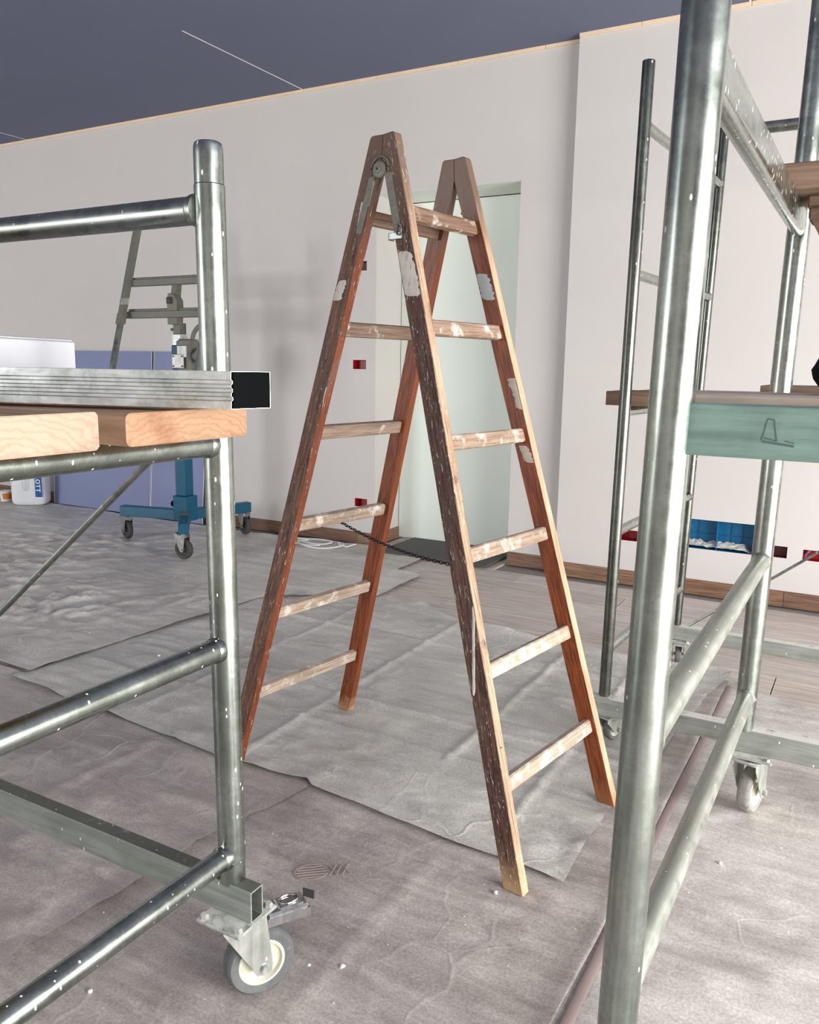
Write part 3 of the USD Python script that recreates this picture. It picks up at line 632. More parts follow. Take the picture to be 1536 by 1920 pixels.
# ------------------------------------------------------------------ left scaffold
PX, PY, LEANL = -.962, 1.066, -.012
def pl(z): return (PX + LEANL * z, PY, z)
sl = thing('scaffold', 'galvanised rolling scaffold at the left carrying two planks', 'scaffold', (0, 0, 0))
g = M['galv']
def upright(parent, f, zb, zt, r, spig=.065, base=.045, m=None):
    m = m or g['z']
    u = obj('upright', tube(f(zb), f(zt), r, 40), m, parent)
    a, b = np.array(f(zt)), np.array(f(zt + spig)); L = spig
    if spig: obj('spigot', lathe([(r * .95, 0), (r * .95, L * .70), (r * .935, L * .88), (r * .87, L * .97), (r * .78, L), (r * .55, L - .004), (r * .5, 0)], a, b - a, 40), m, u)
    if base: obj('base_socket', lathe([(r * .94, 0), (r * .94, base), (r * .5, base)], f(zb - base), np.array(f(zb)) - np.array(f(zb - base)), 40), m, u)
    return u
upright(sl, pl, .293, 1.482, .025)
pl2 = lambda z: (PX + LEANL * z, .34, z)
upright(sl, pl2, .293, 1.482, .025)
for z, r in ((1.064, .0205), (.703, .0205), (.304, .0205)):
    obj('rung', tube(np.array(pl(z)) - [0, .019, 0], np.array(pl2(z)) + [0, .019, 0], r, 32, weld0=True, weld1=True), g['y'], sl)
obj('guard_rail', tube((-.99, 1.053, 1.442), (-2.9, 1.053, 1.442), .0225, 32, weld0=True), M['galv_dark']['x'], sl)
obj('guard_rail', tube((-.99, .34, 1.442), (-2.9, .34, 1.442), .0225, 32), M['galv_dark']['x'], sl)
for yy in (1.062, .34):
    obj('base_beam', rect_tube((-2.95, yy, .222), (-.905, yy, .222), .034, .062), M['galv_grimy'], sl, smooth=False)
obj('brace_rod', path_tube([(-1.0, 1.085, 1.138), (-1.172, 1.083, 1.009), (-1.623, 1.083, .66), (-2.35, 1.08, .10 + .0)], .0065, 10), M['galv_dark']['x'], sl)
# far frame of the same scaffold, outside the picture
for yy in (1.066, .34):
    f = lambda z, yy=yy: (-2.9, yy, z)
    upright(sl, f, .293, 1.482, .025)
for z in (1.064, .703, .304): obj('rung', tube((-2.9, 1.05, z), (-2.9, .36, z), .0205, 24), g['y'], sl)
c, sw = caster(sl, (-.937, 1.103, .004), .068, .042, math.radians(-32), .184, M['caster'], M['rubber'], M['rim'], trail=-.030, brake=False)
# the brake of the front caster, on its far side
bax = np.array([math.cos(math.radians(-32)), math.sin(math.radians(-32)), 0]); bfw = np.array([-bax[1], bax[0], 0])
BB = np.stack([bfw, bax, [0, 0, 1.0]], 1); BC = np.array([-.937, 1.103, .072])
ring = np.array([(.060 + .019 * math.cos(a) * (1 + .1 * math.cos(2 * a)), .013 * math.sin(a), .1045) for a in np.linspace(0, 2 * math.pi, 25)])
ped = cat(bbox(.012, .094, -.023, .023, .088, .099, .003), bbox(.010, .098, -.026, -.021, .074, .092, .001), bbox(.010, .098, .021, .026, .074, .092, .001), bbox(.036, .086, -.019, .019, .096, .102, .003), path_tube(ring, .0022, 6))
obj('brake_pedal', xform(ped, BB, BC), M['chrome'], c, smooth=25)
obj('brake_tab', xform(xform(bbox(-.013, .013, -.0015, .0015, -.006, .012, .001), rotz(.9), (.103, .0, .100)), BB, BC), M['rubber_dark'], c, smooth=False)
top_plate(sl, -.952, 1.060, .190, .052, .055, M['caster'], rz=0.0)
for px_, py_ in ((-.952, .34), (-2.88, 1.06), (-2.88, .34)):
    caster(sl, (px_, py_ + .04, .004), .066, .040, math.radians(-16), .184, M['caster'], M['rubber'], M['rim'], trail=-.030)
    top_plate(sl, px_, py_, .190, .052, .055, M['caster'])

# planks on the left scaffold
def endgrain(name, a, b, c):
    """Sawn plank: rings on the end faces, long grain on the others."""
    n = {'tc': ('texture_coordinate', {}), 'mp': ('mapping', {'scale': (2.0, 30, 30)}), 'n1': ('noise_texture', {'scale': 1.0, 'detail': 5.0, 'roughness': .6, 'distortion': .5}),
         'c1': ('rgb_ramp', {'ramp': [(.3, a), (.7, b)]}), 'mr': ('mapping', {'scale': (1, .55, 1), 'location': (0, 0, .05)}),
         'wv': ('wave_texture', {'wave_type': 'rings', 'rings_direction': 'x', 'scale': 34.0, 'distortion': 11.0, 'detail': 3.0, 'detail_scale': 1.4, 'detail_roughness': .55}),
         'c2': ('rgb_ramp', {'ramp': [(0.0, tuple(x * .86 for x in c)), (.25, c), (1.0, tuple(min(1, x * 1.05) for x in c))]}),
         'n2': ('noise_texture', {'scale': 9.0, 'detail': 5.0, 'roughness': .6}), 'r2': ('rgb_ramp', {'ramp': [(.50, (1, 1, 1)), (.66, (.60, .42, .34))]}), 'mu': ('mix', {'mix_type': 'multiply', 'fac': .7}),
         'sx': ('separate_xyz', {}), 'ab': ('math', {'math_type': 'absolute'}), 'gt': ('math', {'math_type': 'greater_than', 'value2': .6}), 'mx': ('mix', {}),
         'bp': ('bump', {'strength': .3, 'distance': .001}), 'p': ('principled_bsdf', {'roughness': .75, 'specular_ior_level': .25})}
    l = [('tc.object', 'mp.vector'), ('mp.vector', 'n1.vector'), ('n1.fac', 'c1.fac'), ('tc.object', 'mr.vector'), ('mr.vector', 'wv.vector'), ('wv.color', 'c2.fac'), ('tc.object', 'n2.vector'), ('n2.fac', 'r2.fac'), ('c2.color', 'mu.color1'), ('r2.color', 'mu.color2'),
         ('tc.normal', 'sx.vector'), ('sx.x', 'ab.value1'), ('ab.value', 'gt.value1'), ('gt.value', 'mx.fac'), ('c1.color', 'mx.color1'), ('mu.color', 'mx.color2'), ('mx.color', 'p.base_color'), ('n1.fac', 'bp.height'), ('bp.normal', 'p.normal')]
    return mat(name, n, l)
M['pine'] = endgrain('pine_plank', lin(150, 116, 88), lin(206, 178, 150), lin(170, 146, 126))
M['pine2'] = endgrain('pine_plank_warm', lin(146, 108, 80), lin(200, 168, 138), lin(164, 130, 102))
M['oldwood'] = endgrain('old_plank', lin(84, 64, 52), lin(146, 120, 102), lin(120, 90, 72))
M['deckwood'] = endgrain('deck_plank', lin(168, 146, 126), lin(222, 206, 188), lin(150, 112, 88))
def plank(name, x0, x1, y0, y1, z0, z1, m, label, bev=.008, corner=.012, rz=0.0, group=None):
    """Loose plank with worn, rounded edges; its own origin is at one end."""
    w, h = y1 - y0, z1 - z0
    prof = sbox(-w / 2, 0, w / 2, h).buffer(-corner * .6).buffer(corner * .6, quad_segs=3)
    pts = np.array(prof.exterior.coords)[:-1]; L = x1 - x0; rows = []
    seed = abs(hash_s(label))
    for X, inset in ((0, bev * .35), (bev * .35, 0), (L * .5, 0), (L - bev * .35, 0), (L, bev * .35)):
        q = np.array(prof.buffer(-inset, join_style=2).exterior.coords)[:-1] if inset else pts
        q = np.array([pts[i] * (1 - inset / (h / 2)) + np.array([0, h / 2]) * (inset / (h / 2)) for i in range(len(pts))]) if inset else pts
        rows.append([(X, a, b) for a, b in q])
    n = len(pts); V = [p for r in rows for p in r]; Fc = []
    for k_ in range(len(rows) - 1):
        for j in range(n):
            a, b = k_ * n + j, k_ * n + (j + 1) % n
            Fc += [(a, a + n, b), (b, a + n, b + n)]
    for k_, flip in ((0, False), (len(rows) - 1, True)):
        base_ = k_ * n
        for j in range(1, n - 1): Fc.append((base_, base_ + j, base_ + j + 1) if not flip else (base_, base_ + j + 1, base_ + j))
    m3 = T(V, Fc); trimesh.repair.fix_normals(m3)
    pp = numbered('/World', name)
    prim = usdkit.mesh(stage, '/World/' + pp, m3, m, smooth=25)
    prim.AddTranslateOp().Set(Gf.Vec3d(x0, (y0 + y1) / 2, z0))
    if rz: prim.AddRotateZOp().Set(math.degrees(rz))
    return data(prim.GetPrim(), label, 'plank', group)
def hash_s(s): return sum(ord(c) * (i + 3) for i, c in enumerate(s))
plank('plank', -3.1, -.862, .425, .726, 1.0865, 1.136, M['pine'], 'left pine plank on the left scaffold with stained end grain')
plank('plank', -3.1, -.862, .770, 1.012, 1.0865, 1.132, M['pine2'], 'right pine plank on the left scaffold with orange end grain under the steel stud', corner=.016)
# galvanised stud lying across them
def stud():
    ax = np.array([-.97, -.243, 0]); nb = np.array([-.243, .97, 0]); h, w, t = .0505, .060, .0008
    O_ = np.array([-.763, .862, 1.1375])
    # outline of the near face in (height, outward) with three pressed grooves, then top and far face
    prof = [(0, 0)]
    for zc in (.014, .025, .036): prof += [(0, zc - .0035), (.0022, zc - .0018), (.0022, zc + .0018), (0, zc + .0035)]
    prof += [(0, h), (w, h), (w, 0)]
    prof = np.array(prof)
    inner = prof.copy()
    inner[:, 0] = np.clip(prof[:, 0], t, w - t) + np.where((prof[:, 0] > 0) & (prof[:, 0] < .01), t, 0); inner[:, 1] = np.clip(prof[:, 1], t, h - t)
    def ring(P, s): return [O_ + ax * (s - .030 * p[0] / w) + nb * p[0] + np.array([0, 0, p[1]]) for p in P]
    rings = [ring(prof, 0), ring(prof, 2.0), ring(inner, 2.0), ring(inner, 0)]
    n = len(prof); V = np.array([p for r in rings for p in r]); Fc = []
    for k_ in range(4):
        for j in range(n):
            a, b = k_ * n + j, k_ * n + (j + 1) % n; c_, d_ = ((k_ + 1) % 4) * n + (j + 1) % n, ((k_ + 1) % 4) * n + j
            Fc += [(a, b, c_), (a, c_, d_)]
    m = T(V, Fc); trimesh.repair.fix_normals(m)
    t_ = thing('steel_stud', 'shiny ribbed galvanised stud lying across the planks, painted shade in its open end', 'steel profile')
    obj('profile', m, M['zinc'], t_, smooth=False)
    shade_quad = np.array(ring([(t + .0035, t), (t + .0035, h - t), (w - t, h - t), (w - t, t)], .0004)); cv = np.concatenate([shade_quad, shade_quad + ax * .01])
    obj('end_shade', hull(cv), M['black'], t_, smooth=False, label='black slab painted as the shade inside the open end')  # added black slab, stands for the unlit hollow of the profile
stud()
# white carton on the planks
cd = np.array([-.084, .196, 0]); cd /= np.linalg.norm(cd); cn = np.array([-cd[1], cd[0], 0])      # face direction; cn points to -x
ct = thing('carton', 'plain white cardboard box on the left scaffold planks', 'box', (-1.318, 1.062, 1.1375), math.atan2(cd[1], cd[0]))
obj('box_body', bbox(-.245, 0, 0.0, .30, 0, .095, .0015), M['carton'], ct, smooth=False)
obj('lid_flap', xform(bbox(-.245, -.002, 0, .145, 0, .002, .0004), rotx(.05), (0, .004, .0965)), M['carton'], ct, smooth=False)
obj('lid_flap', xform(bbox(-.245, -.002, -.147, 0, 0, .002, .0004), rotx(-.09), (0, .298, .0965)), M['carton'], ct, smooth=False)

# ------------------------------------------------------------------ right scaffold (thick posts)
LEANR = .017
def pr1(z): return (-.241 + LEANR * z, 1.041, z)
def pr2(z): return (-.241 + LEANR * z, 2.300, z)
sr = thing('scaffold', 'galvanised scaffold at the right with the thick post nearest the camera and a teal beam', 'scaffold')
upright(sr, pr1, .285, 2.62, .027, m=M['galv_post']); upright(sr, pr2, .285, 2.62, .0265, m=M['galv_post'])
def bar_y(f0, f1, z, rw=.015, hh=.031):
    y0, y1 = f0(z)[1] + .02, f1(z)[1] - .02; x = f0(z)[0]
    o = Polygon([(math.cos(a) * rw, -hh + rw + math.sin(a) * rw) for a in np.linspace(-math.pi, 0, 12)] + [(rw, hh - .002), (rw - .003, hh), (-rw + .003, hh), (-rw, hh - .002)])
    m = prism(o, y0, y1, .001); return xform(m, t=(x, 0, z))
obj('rung', bar_y(pr1, pr2, 1.552), g['y'], sr, smooth=25)
for z in (.712, .335): obj('rung', tube(np.array(pr1(z)) + [0, .02, 0], np.array(pr2(z)) - [0, .02, 0], .0215, 32, weld0=True, weld1=True), M['galv_dull'], sr)
tb = obj('teal_beam', bbox(-.199, 1.60, 1.030, 1.064, 1.099, 1.161, .0014), M['teal'], sr, smooth=20, label='pale teal rectangular beam with a pencil mark')
def stroke(p, q, w=.0016):
    p, q = np.array(p), np.array(q); d_ = q - p; L = np.linalg.norm(d_); a = math.atan2(d_[1], d_[0])
    return xform(bbox(0, L, -.0004, .0003, -w / 2, w / 2, .0001), roty(-a), (p[0], 1.030, p[1]))
obj('pencil_mark', cat(stroke((-.110, 1.146), (-.1145, 1.121)), stroke((-.1135, 1.120), (-.080, 1.116), .0028), stroke((-.103, 1.145), (-.0985, 1.121)), stroke((-.110, 1.146), (-.103, 1.145)), stroke((-.090, 1.1215), (-.080, 1.1195), .0014), stroke((-.112, 1.124), (-.0985, 1.121))), M['pencil'], tb, smooth=False)
obj('rear_beam', bbox(-.195, 1.60, 2.285, 2.318, 1.040, 1.099, .003), M['teal'], sr, smooth=20)
for xx in (-.13, .45, 1.03): obj('deck_bearer', bbox(xx, xx + .04, 1.0645, 2.315, 1.0995, 1.117, .002), M['galv_flat']['y'], sr, smooth=False)
for yy in (1.041, 2.303): obj('base_beam', rect_tube((-.285, yy, .210), (1.62, yy, .210), .040, .065), M['galv_flat']['x'], sr, smooth=False)
for f in (lambda z: (1.6, 1.041, z), lambda z: (1.6, 2.30, z)): upright(sr, f, .285, 2.62, .027)
for z in (1.552, 1.060, .712, .335): obj('rung', tube((1.6, 1.06, z), (1.6, 2.28, z), .0215, 20), g['y'], sr)
caster(sr, (-.203, 2.307, .004), .066, .036, math.radians(-14), .170, M['caster'], M['rubber_dusty'], M['rim'], trail=-.022)
top_plate(sr, -.215, 2.300, .1775, .060, .050, M['caster'])
for px_, py_ in ((-.21, 1.041), (1.58, 1.041), (1.58, 2.30)):
    caster(sr, (px_, py_ + .02, .004), .066, .036, math.radians(-14), .170, M['caster'], M['rubber_dusty'], M['rim'], trail=-.022)
    top_plate(sr, px_, py_, .1775, .060, .050, M['caster'])
# its planks
plank('plank', -.242, 1.59, 1.073, 1.300, 1.1175, 1.170, M['deckwood'], 'pale plank behind the teal beam of the right scaffold', corner=.006)
plank('plank', -.262, 1.70, 2.02, 2.255, 1.584, 1.638, M['oldwood'], 'dark weathered plank high on the right scaffold near the top right corner', corner=.010)
for wm_ in (bbox(-.183, .05, 2.10, 2.20, 1.5565, 1.5835, .004), bbox(-.178, .05, 2.09, 2.19, 1.5305, 1.556, .004), hull([(x, y, z) for y in (2.095, 2.195) for x, z in ((-.172, 1.530), (.05, 1.530), (-.160, 1.508), (.05, 1.508))])):
    obj('wood_block', wm_, M['oldwood'], sr, smooth=False, label='wooden packing block under the high plank')
# black pouch on the plank
po = thing('tool_pouch', 'black cloth pouch at the right picture edge on the scaffold planks', 'bag', (-.016, 1.235, 1.1705))
pm = lathe([(.001, 0), (.040, .0), (.054, .006), (.064, .020), (.066, .032), (.060, .048), (.055, .058), (.0555, .066), (.0535, .082), (.050, .100), (.0505, .112), (.046, .132), (.044, .139), (.001, .141)], (0, 0, 0), (0, 0, 1), 48)
pm = pm.subdivide(); pv = np.array(pm.vertices)
pv[:, :2] *= (0.94 + .13 * meshkit.fbm(pv * 26 + 4.2, 3, 4))[:, None]; pv[:, 0] += .03 * pv[:, 2]; sh = pv
obj('pouch_body', T(sh, pm.faces), M['fabric'], po, smooth=True)
obj('drawstring', path_tube([(.004 + .0525 * math.cos(a), .0525 * math.sin(a), .106 + .003 * math.sin(3 * a)) for a in np.linspace(0, 2 * math.pi, 24)], .003, 6), M['fabric'], po)

# ------------------------------------------------------------------ narrow scaffold behind it
def q1(z): return (-.681 + .010 * z, 2.51, z)
def q2(z): return (-.645 + .021 * z, 3.41, z)
sb = thing('scaffold', 'thin dark-tubed scaffold standing between the ladder and the back wall', 'scaffold')
gd = M['galv_dark']
upright(sb, q1, .165, 2.053, .0180, spig=0, base=.0, m=M['galv_thin']); upright(sb, q2, .165, 2.085, .0180, spig=0, base=.0, m=M['galv_thin'])
for z in (1.885, 1.475, 1.072, .700, .318):
    a, b = np.array(q1(z)), np.array(q2(z))
    obj('rung', tube(a + [0, .012, 0], b - [0, .012, 0], .0150, 20, weld0=True, weld1=True), g['y'], sb)
for f, nm in ((q1, 0), (q2, 1)):
    y = f(0)[1]
    obj('base_beam', rect_tube((f(0)[0] - .05, y, .133), (1.1, y, .133), .045, .055), M['galv_flat']['x'], sb, smooth=False)
    u = obj('upright', tube((1.06, y, .16), (1.06, y, 2.06), .0175, 20), gd['z'], sb)
obj('guard_rail', tube((-.595, 3.41, 2.068), (1.06, 3.41, 2.068), .0205, 24), gd['x'], sb)
obj('brace_rod', path_tube([(-.592, 3.425, .164), (-.144, 3.425, .53), (.5, 3.42, 1.056), (1.04, 3.42, 1.5)], .0055, 8), gd['x'], sb)
for x, y, az in ((-.655, 2.545, -20), (-.625, 3.405, 12), (1.04, 2.53, -20), (1.04, 3.40, 10)):
    caster(sb, (x, y, .008 if y < 3 else .001), .040, .026, math.radians(az), .098, M['caster'], M['rubber'], M['rim'], trail=-.012, spread=.007)
    top_plate(sb, x + .005, y - .01, .1045, .046, .040, M['caster'])
plank('plank', -.742, 1.2, 2.545, 2.770, 1.0885, 1.131, M['oldwood'], 'brown plank with its end showing left of the thick post, on the thin scaffold', corner=.005)
plank('plank', -.70, 1.2, 2.790, 3.02, 1.0885, 1.131, M['deckwood'], 'second plank of the thin scaffold, behind the brown-ended one', corner=.005)
plank('plank', -.308, 1.1, 2.600, 2.83, 1.132, 1.158, M['oldwood'], 'short board laid on top of the thin scaffold planks beside the black pouch', corner=.004)

# ------------------------------------------------------------------ the wooden step ladder
LC, LYAW, LHT = (-1.128, 1.974), -.1565, 1.749
SR_, TR_, SL_, TL_, WS, TS, WB, WT = .576, .084, .475, -.010, .053, .027, .521, .322
ld = thing('step_ladder', 'old orange-brown wooden step ladder spattered with paint, standing open in the middle', 'ladder', (LC[0], LC[1], 0), LYAW)
UC = .048
def uo(side, z): return SR_ + (TR_ - SR_) * z / LHT if side == 'R' else -(SL_ + (TL_ - SL_) * z / LHT)
def width(z): return WB + (WT - WB) * z / LHT
FL = {'N': .003, 'F': .009}
brown_a, brown_b = lin(42, 25, 20), lin(108, 74, 60)
or_a, or_b = lin(82, 34, 12), lin(148, 74, 30)
tan_a, tan_b = lin(128, 92, 66), lin(206, 176, 146)
grey = lin(104, 82, 66)
inner_o = (lin(82, 36, 16), lin(134, 68, 34))
raw = lin(196, 160, 118)
LEGMAT = {
    'NR': wood('ladder_near_right', brown_a, brown_b, rot=(0, .273, 0), rough=.62, speck=.85, plusx=(tan_a, tan_b), ends=[(1.50, 1.66, grey), (.10, .0, raw)], grime=(lin(86, 78, 68), .10, 9.0)),
    'NL': wood('ladder_near_left', lin(58, 36, 28), lin(128, 90, 70), rot=(0, -.270, 0), rough=.6, speck=.7, plusx=inner_o, ends=[(1.46, 1.62, grey)], grime=(lin(92, 82, 70), .10, 8.0)),
    'FR': wood('ladder_far_right', or_a, or_b, rot=(0, .273, 0), rough=.42, bump=.15, speck=.22, plusx=(lin(166, 126, 92), lin(216, 186, 156)), ends=[(1.50, 1.66, grey), (.09, .0, lin(150, 100, 62))]),
    'FL': wood('ladder_far_left', or_a, or_b, rot=(0, -.270, 0), rough=.42, bump=.15, speck=.2, plusx=inner_o, ends=[(1.50, 1.66, grey), (.06, .0, raw)]),
}
def leg_mesh(row, side):
    zf = FL[row]
    s = 1 if side == 'R' else -1
    def inner(z): return uo(side, z) - s * WS
    # height where the inner edge meets the middle of the head
    zv = max(z for z in np.linspace(1.3, LHT, 400) if s * (inner(z) - UC) > 0) if True else 0
    rr = .011
    top_o = uo(side, LHT - rr)
    pts = [(uo(side, zf + .002), zf + .002), (uo(side, zf) - s * .004, zf)] + [(inner(zf) + s * .004, zf), (inner(zf + .003), zf + .003)]
    pts += [(UC + s * .0002, zv), (UC + s * .0002, LHT - .003)]
    ct_ = (top_o - s * rr, LHT - rr - .002 * (side == 'L'))
    pts += [(ct_[0] + s * rr * math.sin(a), ct_[1] + rr * math.cos(a)) for a in np.linspace(0, math.pi / 2 - .25, 6)]
    poly = Polygon(pts).convex_hull
    m = prism(poly, 0, TS, .0016)
    m = m.subdivide_to_size(.05) if hasattr(m, 'subdivide_to_size') else m
    v = np.array(m.vertices)
    w = width(v[:, 2]) / 2
    v[:, 1] += np.where(row == 'N', -w, w - TS)
    q = np.stack([v[:, 0] * 14, v[:, 1] * 14, v[:, 2] * 5], 1)
    v[:, 0] += (meshkit.noise(q, 3) - .5) * .0022
    return T(v, m.faces)
LEG = {}
for row in 'NF':
    for side in 'RL':
        LEG[row + side] = obj('leg', leg_mesh(row, side), LEGMAT[row + side], ld, smooth=30,
                              label={'NR': 'near right leg, dark brown and scratched', 'NL': 'near left leg, weathered brown', 'FR': 'far right leg, glossy orange', 'FL': 'far left leg, glossy orange'}[row + side])
def rung_mat(i, k_, a, b, white):
    return wood(f'rung_wood_{k_}_{i}', a, b, rot=(math.pi / 2, 0, 0), grain=(170, 170, 9), rough=.65, bump=.25, speck=.3, grime=(lin(206, 198, 186), white, 16.0), spec=.35)
ang = {'R': math.atan2(SR_ - TR_, LHT), 'L': math.atan2(SL_ - TL_, LHT)}
for k_, side in enumerate('RL'):
    s = 1 if side == 'R' else -1
    for i, z in enumerate((.228, .486, .754, 1.017, 1.290, 1.563)):
        t_ = i / 5
        if side == 'R': a = tuple(np.array(lin(160, 138, 118)) * (1 - t_) + np.array(lin(108, 80, 62)) * t_); b = tuple(np.array(lin(192, 174, 154)) * (1 - t_) + np.array(lin(150, 122, 102)) * t_); wh = .34 - .18 * t_
        else: a = tuple(np.array(lin(150, 130, 112)) * (1 - t_) + np.array(lin(92, 70, 56)) * t_); b = tuple(np.array(lin(186, 168, 150)) * (1 - t_) + np.array(lin(134, 108, 90)) * t_); wh = .24 - .2 * t_
        u = uo(side, z) - s * WS / 2; wv = width(z) / 2 - TS + .008
        m = bbox(-.0115, .0115, -wv, wv, -.0185, .0185, .0035)
        m = xform(m, roty(-s * ang[side]), (u, 0, z))
        obj('rung', m, rung_mat(i, k_, a, b, wh), ld, smooth=20)
# hinge with its washer and strap on the near head, screws on the far head
def nearv(z): return -width(z) / 2
zc = 1.665
h_ = obj('hinge', cat(lathe([(1e-5, 0), (.0205, 0), (.0205, .004), (.0175, .0065), (.0085, .0070), (.0080, .0105), (.0030, .0110), (.0028, .0060), (1e-5, .0060)], (.044, nearv(zc) + .0005, zc), (0, -1, 0), 28)), M['hinge'], ld, smooth=30)
def strap(z0, z1, side, w, off):
    P = []
    for z in (z0, z1):
        u = uo(side, z) - (1 if side == 'R' else -1) * off
        for du in (-w / 2, w / 2):
            for dv in (.001, -.0025): P.append((u + du, nearv(z) + dv, z))
    return hull(P)
obj('hinge_strap', strap(1.655, 1.50, 'R', .022, .0385), M['hinge'], h_, smooth=False)
obj('hinge_strap', strap(1.650, 1.52, 'L', .018, .0385), M['hinge'], h_, smooth=False)
obj('hinge_collar', path_tube([(.046 + .027 * math.cos(a), nearv(1.668) - .0015, 1.668 + .027 * math.sin(a)) for a in np.linspace(-.3, math.pi + .5, 20)], .003, 6), M['hinge'], h_)
zk = 1.505; uk = uo('R', zk) - WS
lt = obj('latch', cat(bbox(uk - .014, uk + .026, nearv(zk) - .004, nearv(zk) - .0005, zk - .008, zk + .008, .001), bbox(uk - .0165, uk - .0135, nearv(zk) - .004, nearv(zk) + .018, zk - .009, zk + .008, .001)), M['galv_dark']['z'], ld, smooth=False, label='small metal hook latch')
obj('latch_pivot', path_tube([(uk + .018 + .009 * math.cos(a), nearv(zk) - .006, zk + .014 + .013 * math.sin(a)) for a in np.linspace(0, 2 * math.pi, 18)], .002, 6), M['chrome'], lt)
vf = lambda z: width(z) / 2 - TS
for u_, z_ in ((.020, 1.600), (.074, 1.606)): obj('screw', lathe([(1e-5, 0), (.0048, 0), (.0036, .0016), (1e-5, .0018)], (u_, vf(z_) + .0003, z_), (0, -1, 0), 12), M['hinge'], ld)
for zn in (.392, .330):
    obj('nail_hole', lathe([(1e-5, 0), (.0022, 0), (.0022, .0006), (1e-5, .0008)], (uo('R', zn) - .0002, nearv(zn) + .013, zn), (1, 0, .27), 10), M['black'], LEG['NR'], smooth=False)
# paint smears on the legs
def smear(leg, u0, z0, u1, z1, w, m, row, seed, side):
    """Thin irregular film of paint or filler on the near face of a leg."""
    ts = np.linspace(0, 1, 22); A, B = [], []
    for t in ts:
        z = z0 + (z1 - z0) * t; u = u0 + (u1 - u0) * t
        ww = w * (1.0 + .5 * (meshkit.noise(np.array([[t * 15, seed, 0.]]), seed)[0] - .5)) * min(1, 9 * t + .5, 9 * (1 - t) + .5) / 2
        ww2 = w * (1.0 + .5 * (meshkit.noise(np.array([[t * 15, seed + 7., 0.]]), seed)[0] - .5)) * min(1, 9 * t + .5, 9 * (1 - t) + .5) / 2
        lo, hi = sorted((uo(side, z), uo(side, z) - (1 if side == 'R' else -1) * WS))
        A.append((max(lo + .0028, u - ww), z)); B.append((min(hi - .0028, u + ww2), z))
    V, Fc = [], []
    for (a, za), (b, zb) in zip(A, B):
        f = nearv if row == 'N' else vf
        for fr in np.linspace(0, 1, 6):
            uu = a + (b - a) * fr; e = .0003 if fr in (0, 1) else .0009 + .0007 * meshkit.noise(np.array([[uu * 150, za * 60, seed]]), seed)[0]
            V.append((uu, f(za) - e, za))
    for i in range(21):
        for j in range(5):
            a = i * 6 + j; Fc += [(a, a + 1, a + 7), (a, a + 7, a + 6)]
    mm = T(V, Fc)
    if mm.face_normals[:, 1].mean() > 0: mm.invert()
    obj('paint_smear', mm, m, leg, smooth=True)
smear(LEG['NR'], .128, 1.468, .168, 1.362, .052, M['smear_white'], 'N', 3, 'R')
smear(LEG['NR'], .392, .65, .408, .44, .008, M['smear_white'], 'N', 5, 'R')
smear(LEG['FR'], .134, 1.446, .163, 1.376, .040, M['smear_grey'], 'F', 8, 'R')
smear(LEG['FR'], .238, 1.170, .268, 1.088, .036, M['smear_beige'], 'F', 9, 'R')
smear(LEG['FR'], .270, .990, .292, .945, .030, M['smear_beige'], 'F', 12, 'R')
smear(LEG['NL'], .034, 1.640, -.002, 1.578, .026, M['smear_teal'], 'N', 14, 'L')
smear(LEG['NL'], -.005, 1.595, -.016, 1.535, .014, M['smear_white'], 'N', 15, 'L')
smear(LEG['NL'], -.062, 1.41, -.085, 1.36, .030, M['smear_white'], 'N', 17, 'L')
smear(LEG['NL'], -.100, 1.14, -.112, 1.10, .012, M['smear_white'], 'N', 18, 'L')
# safety chain between the two halves
A0, A1, sag = np.array([-.247, .008, .735]), np.array([.330, -.185, .728]), .018
nlk = 46
ch = UsdGeom.Xform.Define(stage, path_of(ld) + '/chain').GetPrim()
tt = np.linspace(0, 1, nlk)
cpts = A0 + (A1 - A0) * tt[:, None] - np.stack([0 * tt, 0 * tt, 4 * sag * tt * (1 - tt)], 1)
for i in range(nlk - 1):
    c0 = (cpts[i] + cpts[i + 1]) / 2; d_ = cpts[i + 1] - cpts[i]; L = np.linalg.norm(d_); d_ = d_ / L
    s_ = np.cross(d_, [0, 0, 1]); s_ /= np.linalg.norm(s_); n_ = np.cross(s_, d_); s_ = s_ if i % 2 else n_
    lp = [c0 + d_ * (L * .66) * math.cos(a) + s_ * .0042 * math.sin(a) for a in np.linspace(0, 2 * math.pi, 13)]
    obj('chain_link', path_tube(lp, .0013, 5), M['chain'], ch, smooth=True)

# ------------------------------------------------------------------ things along the back wall at the left
# lilac plasterboards leaning on the wall
def board(x0, x1, yb, yt, h, label):
    t = thing('plasterboard', label, 'plasterboard', ((x0 + x1) / 2, yb, .014)); w = (x1 - x0) / 2; a = -math.atan2(yt - yb, h)
    obj('board_face', xform(bbox(-w, w, 0, .010, 0, h, .001), rotx(a)), M['board'], t, smooth=False)
    for s in (-1, 1):
        obj('edge_tape', xform(bbox(s * w - .006 if s > 0 else -w, w if s > 0 else -w + .006, -.0012, .0108, .0, h - .001, .0005), rotx(a)), M['board_edge'], t, smooth=False)
board(-5.965, -4.842, 4.515, 4.600, 1.262, 'wide lilac plasterboard sheet leaning on the back wall behind the lifter')
board(-4.826, -4.285, 4.500, 4.600, 1.262, 'narrow lilac plasterboard sheet leaning right of the wide one')
bt = obj('batten', xform(bbox(-.024, .024, 0, .03, 0, .95, .002), rotx(-.10), (-4.225, 4.525, .016)), M['greypaint'], smooth=False)
data(bt, 'narrow grey batten leaning on the wall right of the plasterboard sheets', 'batten')
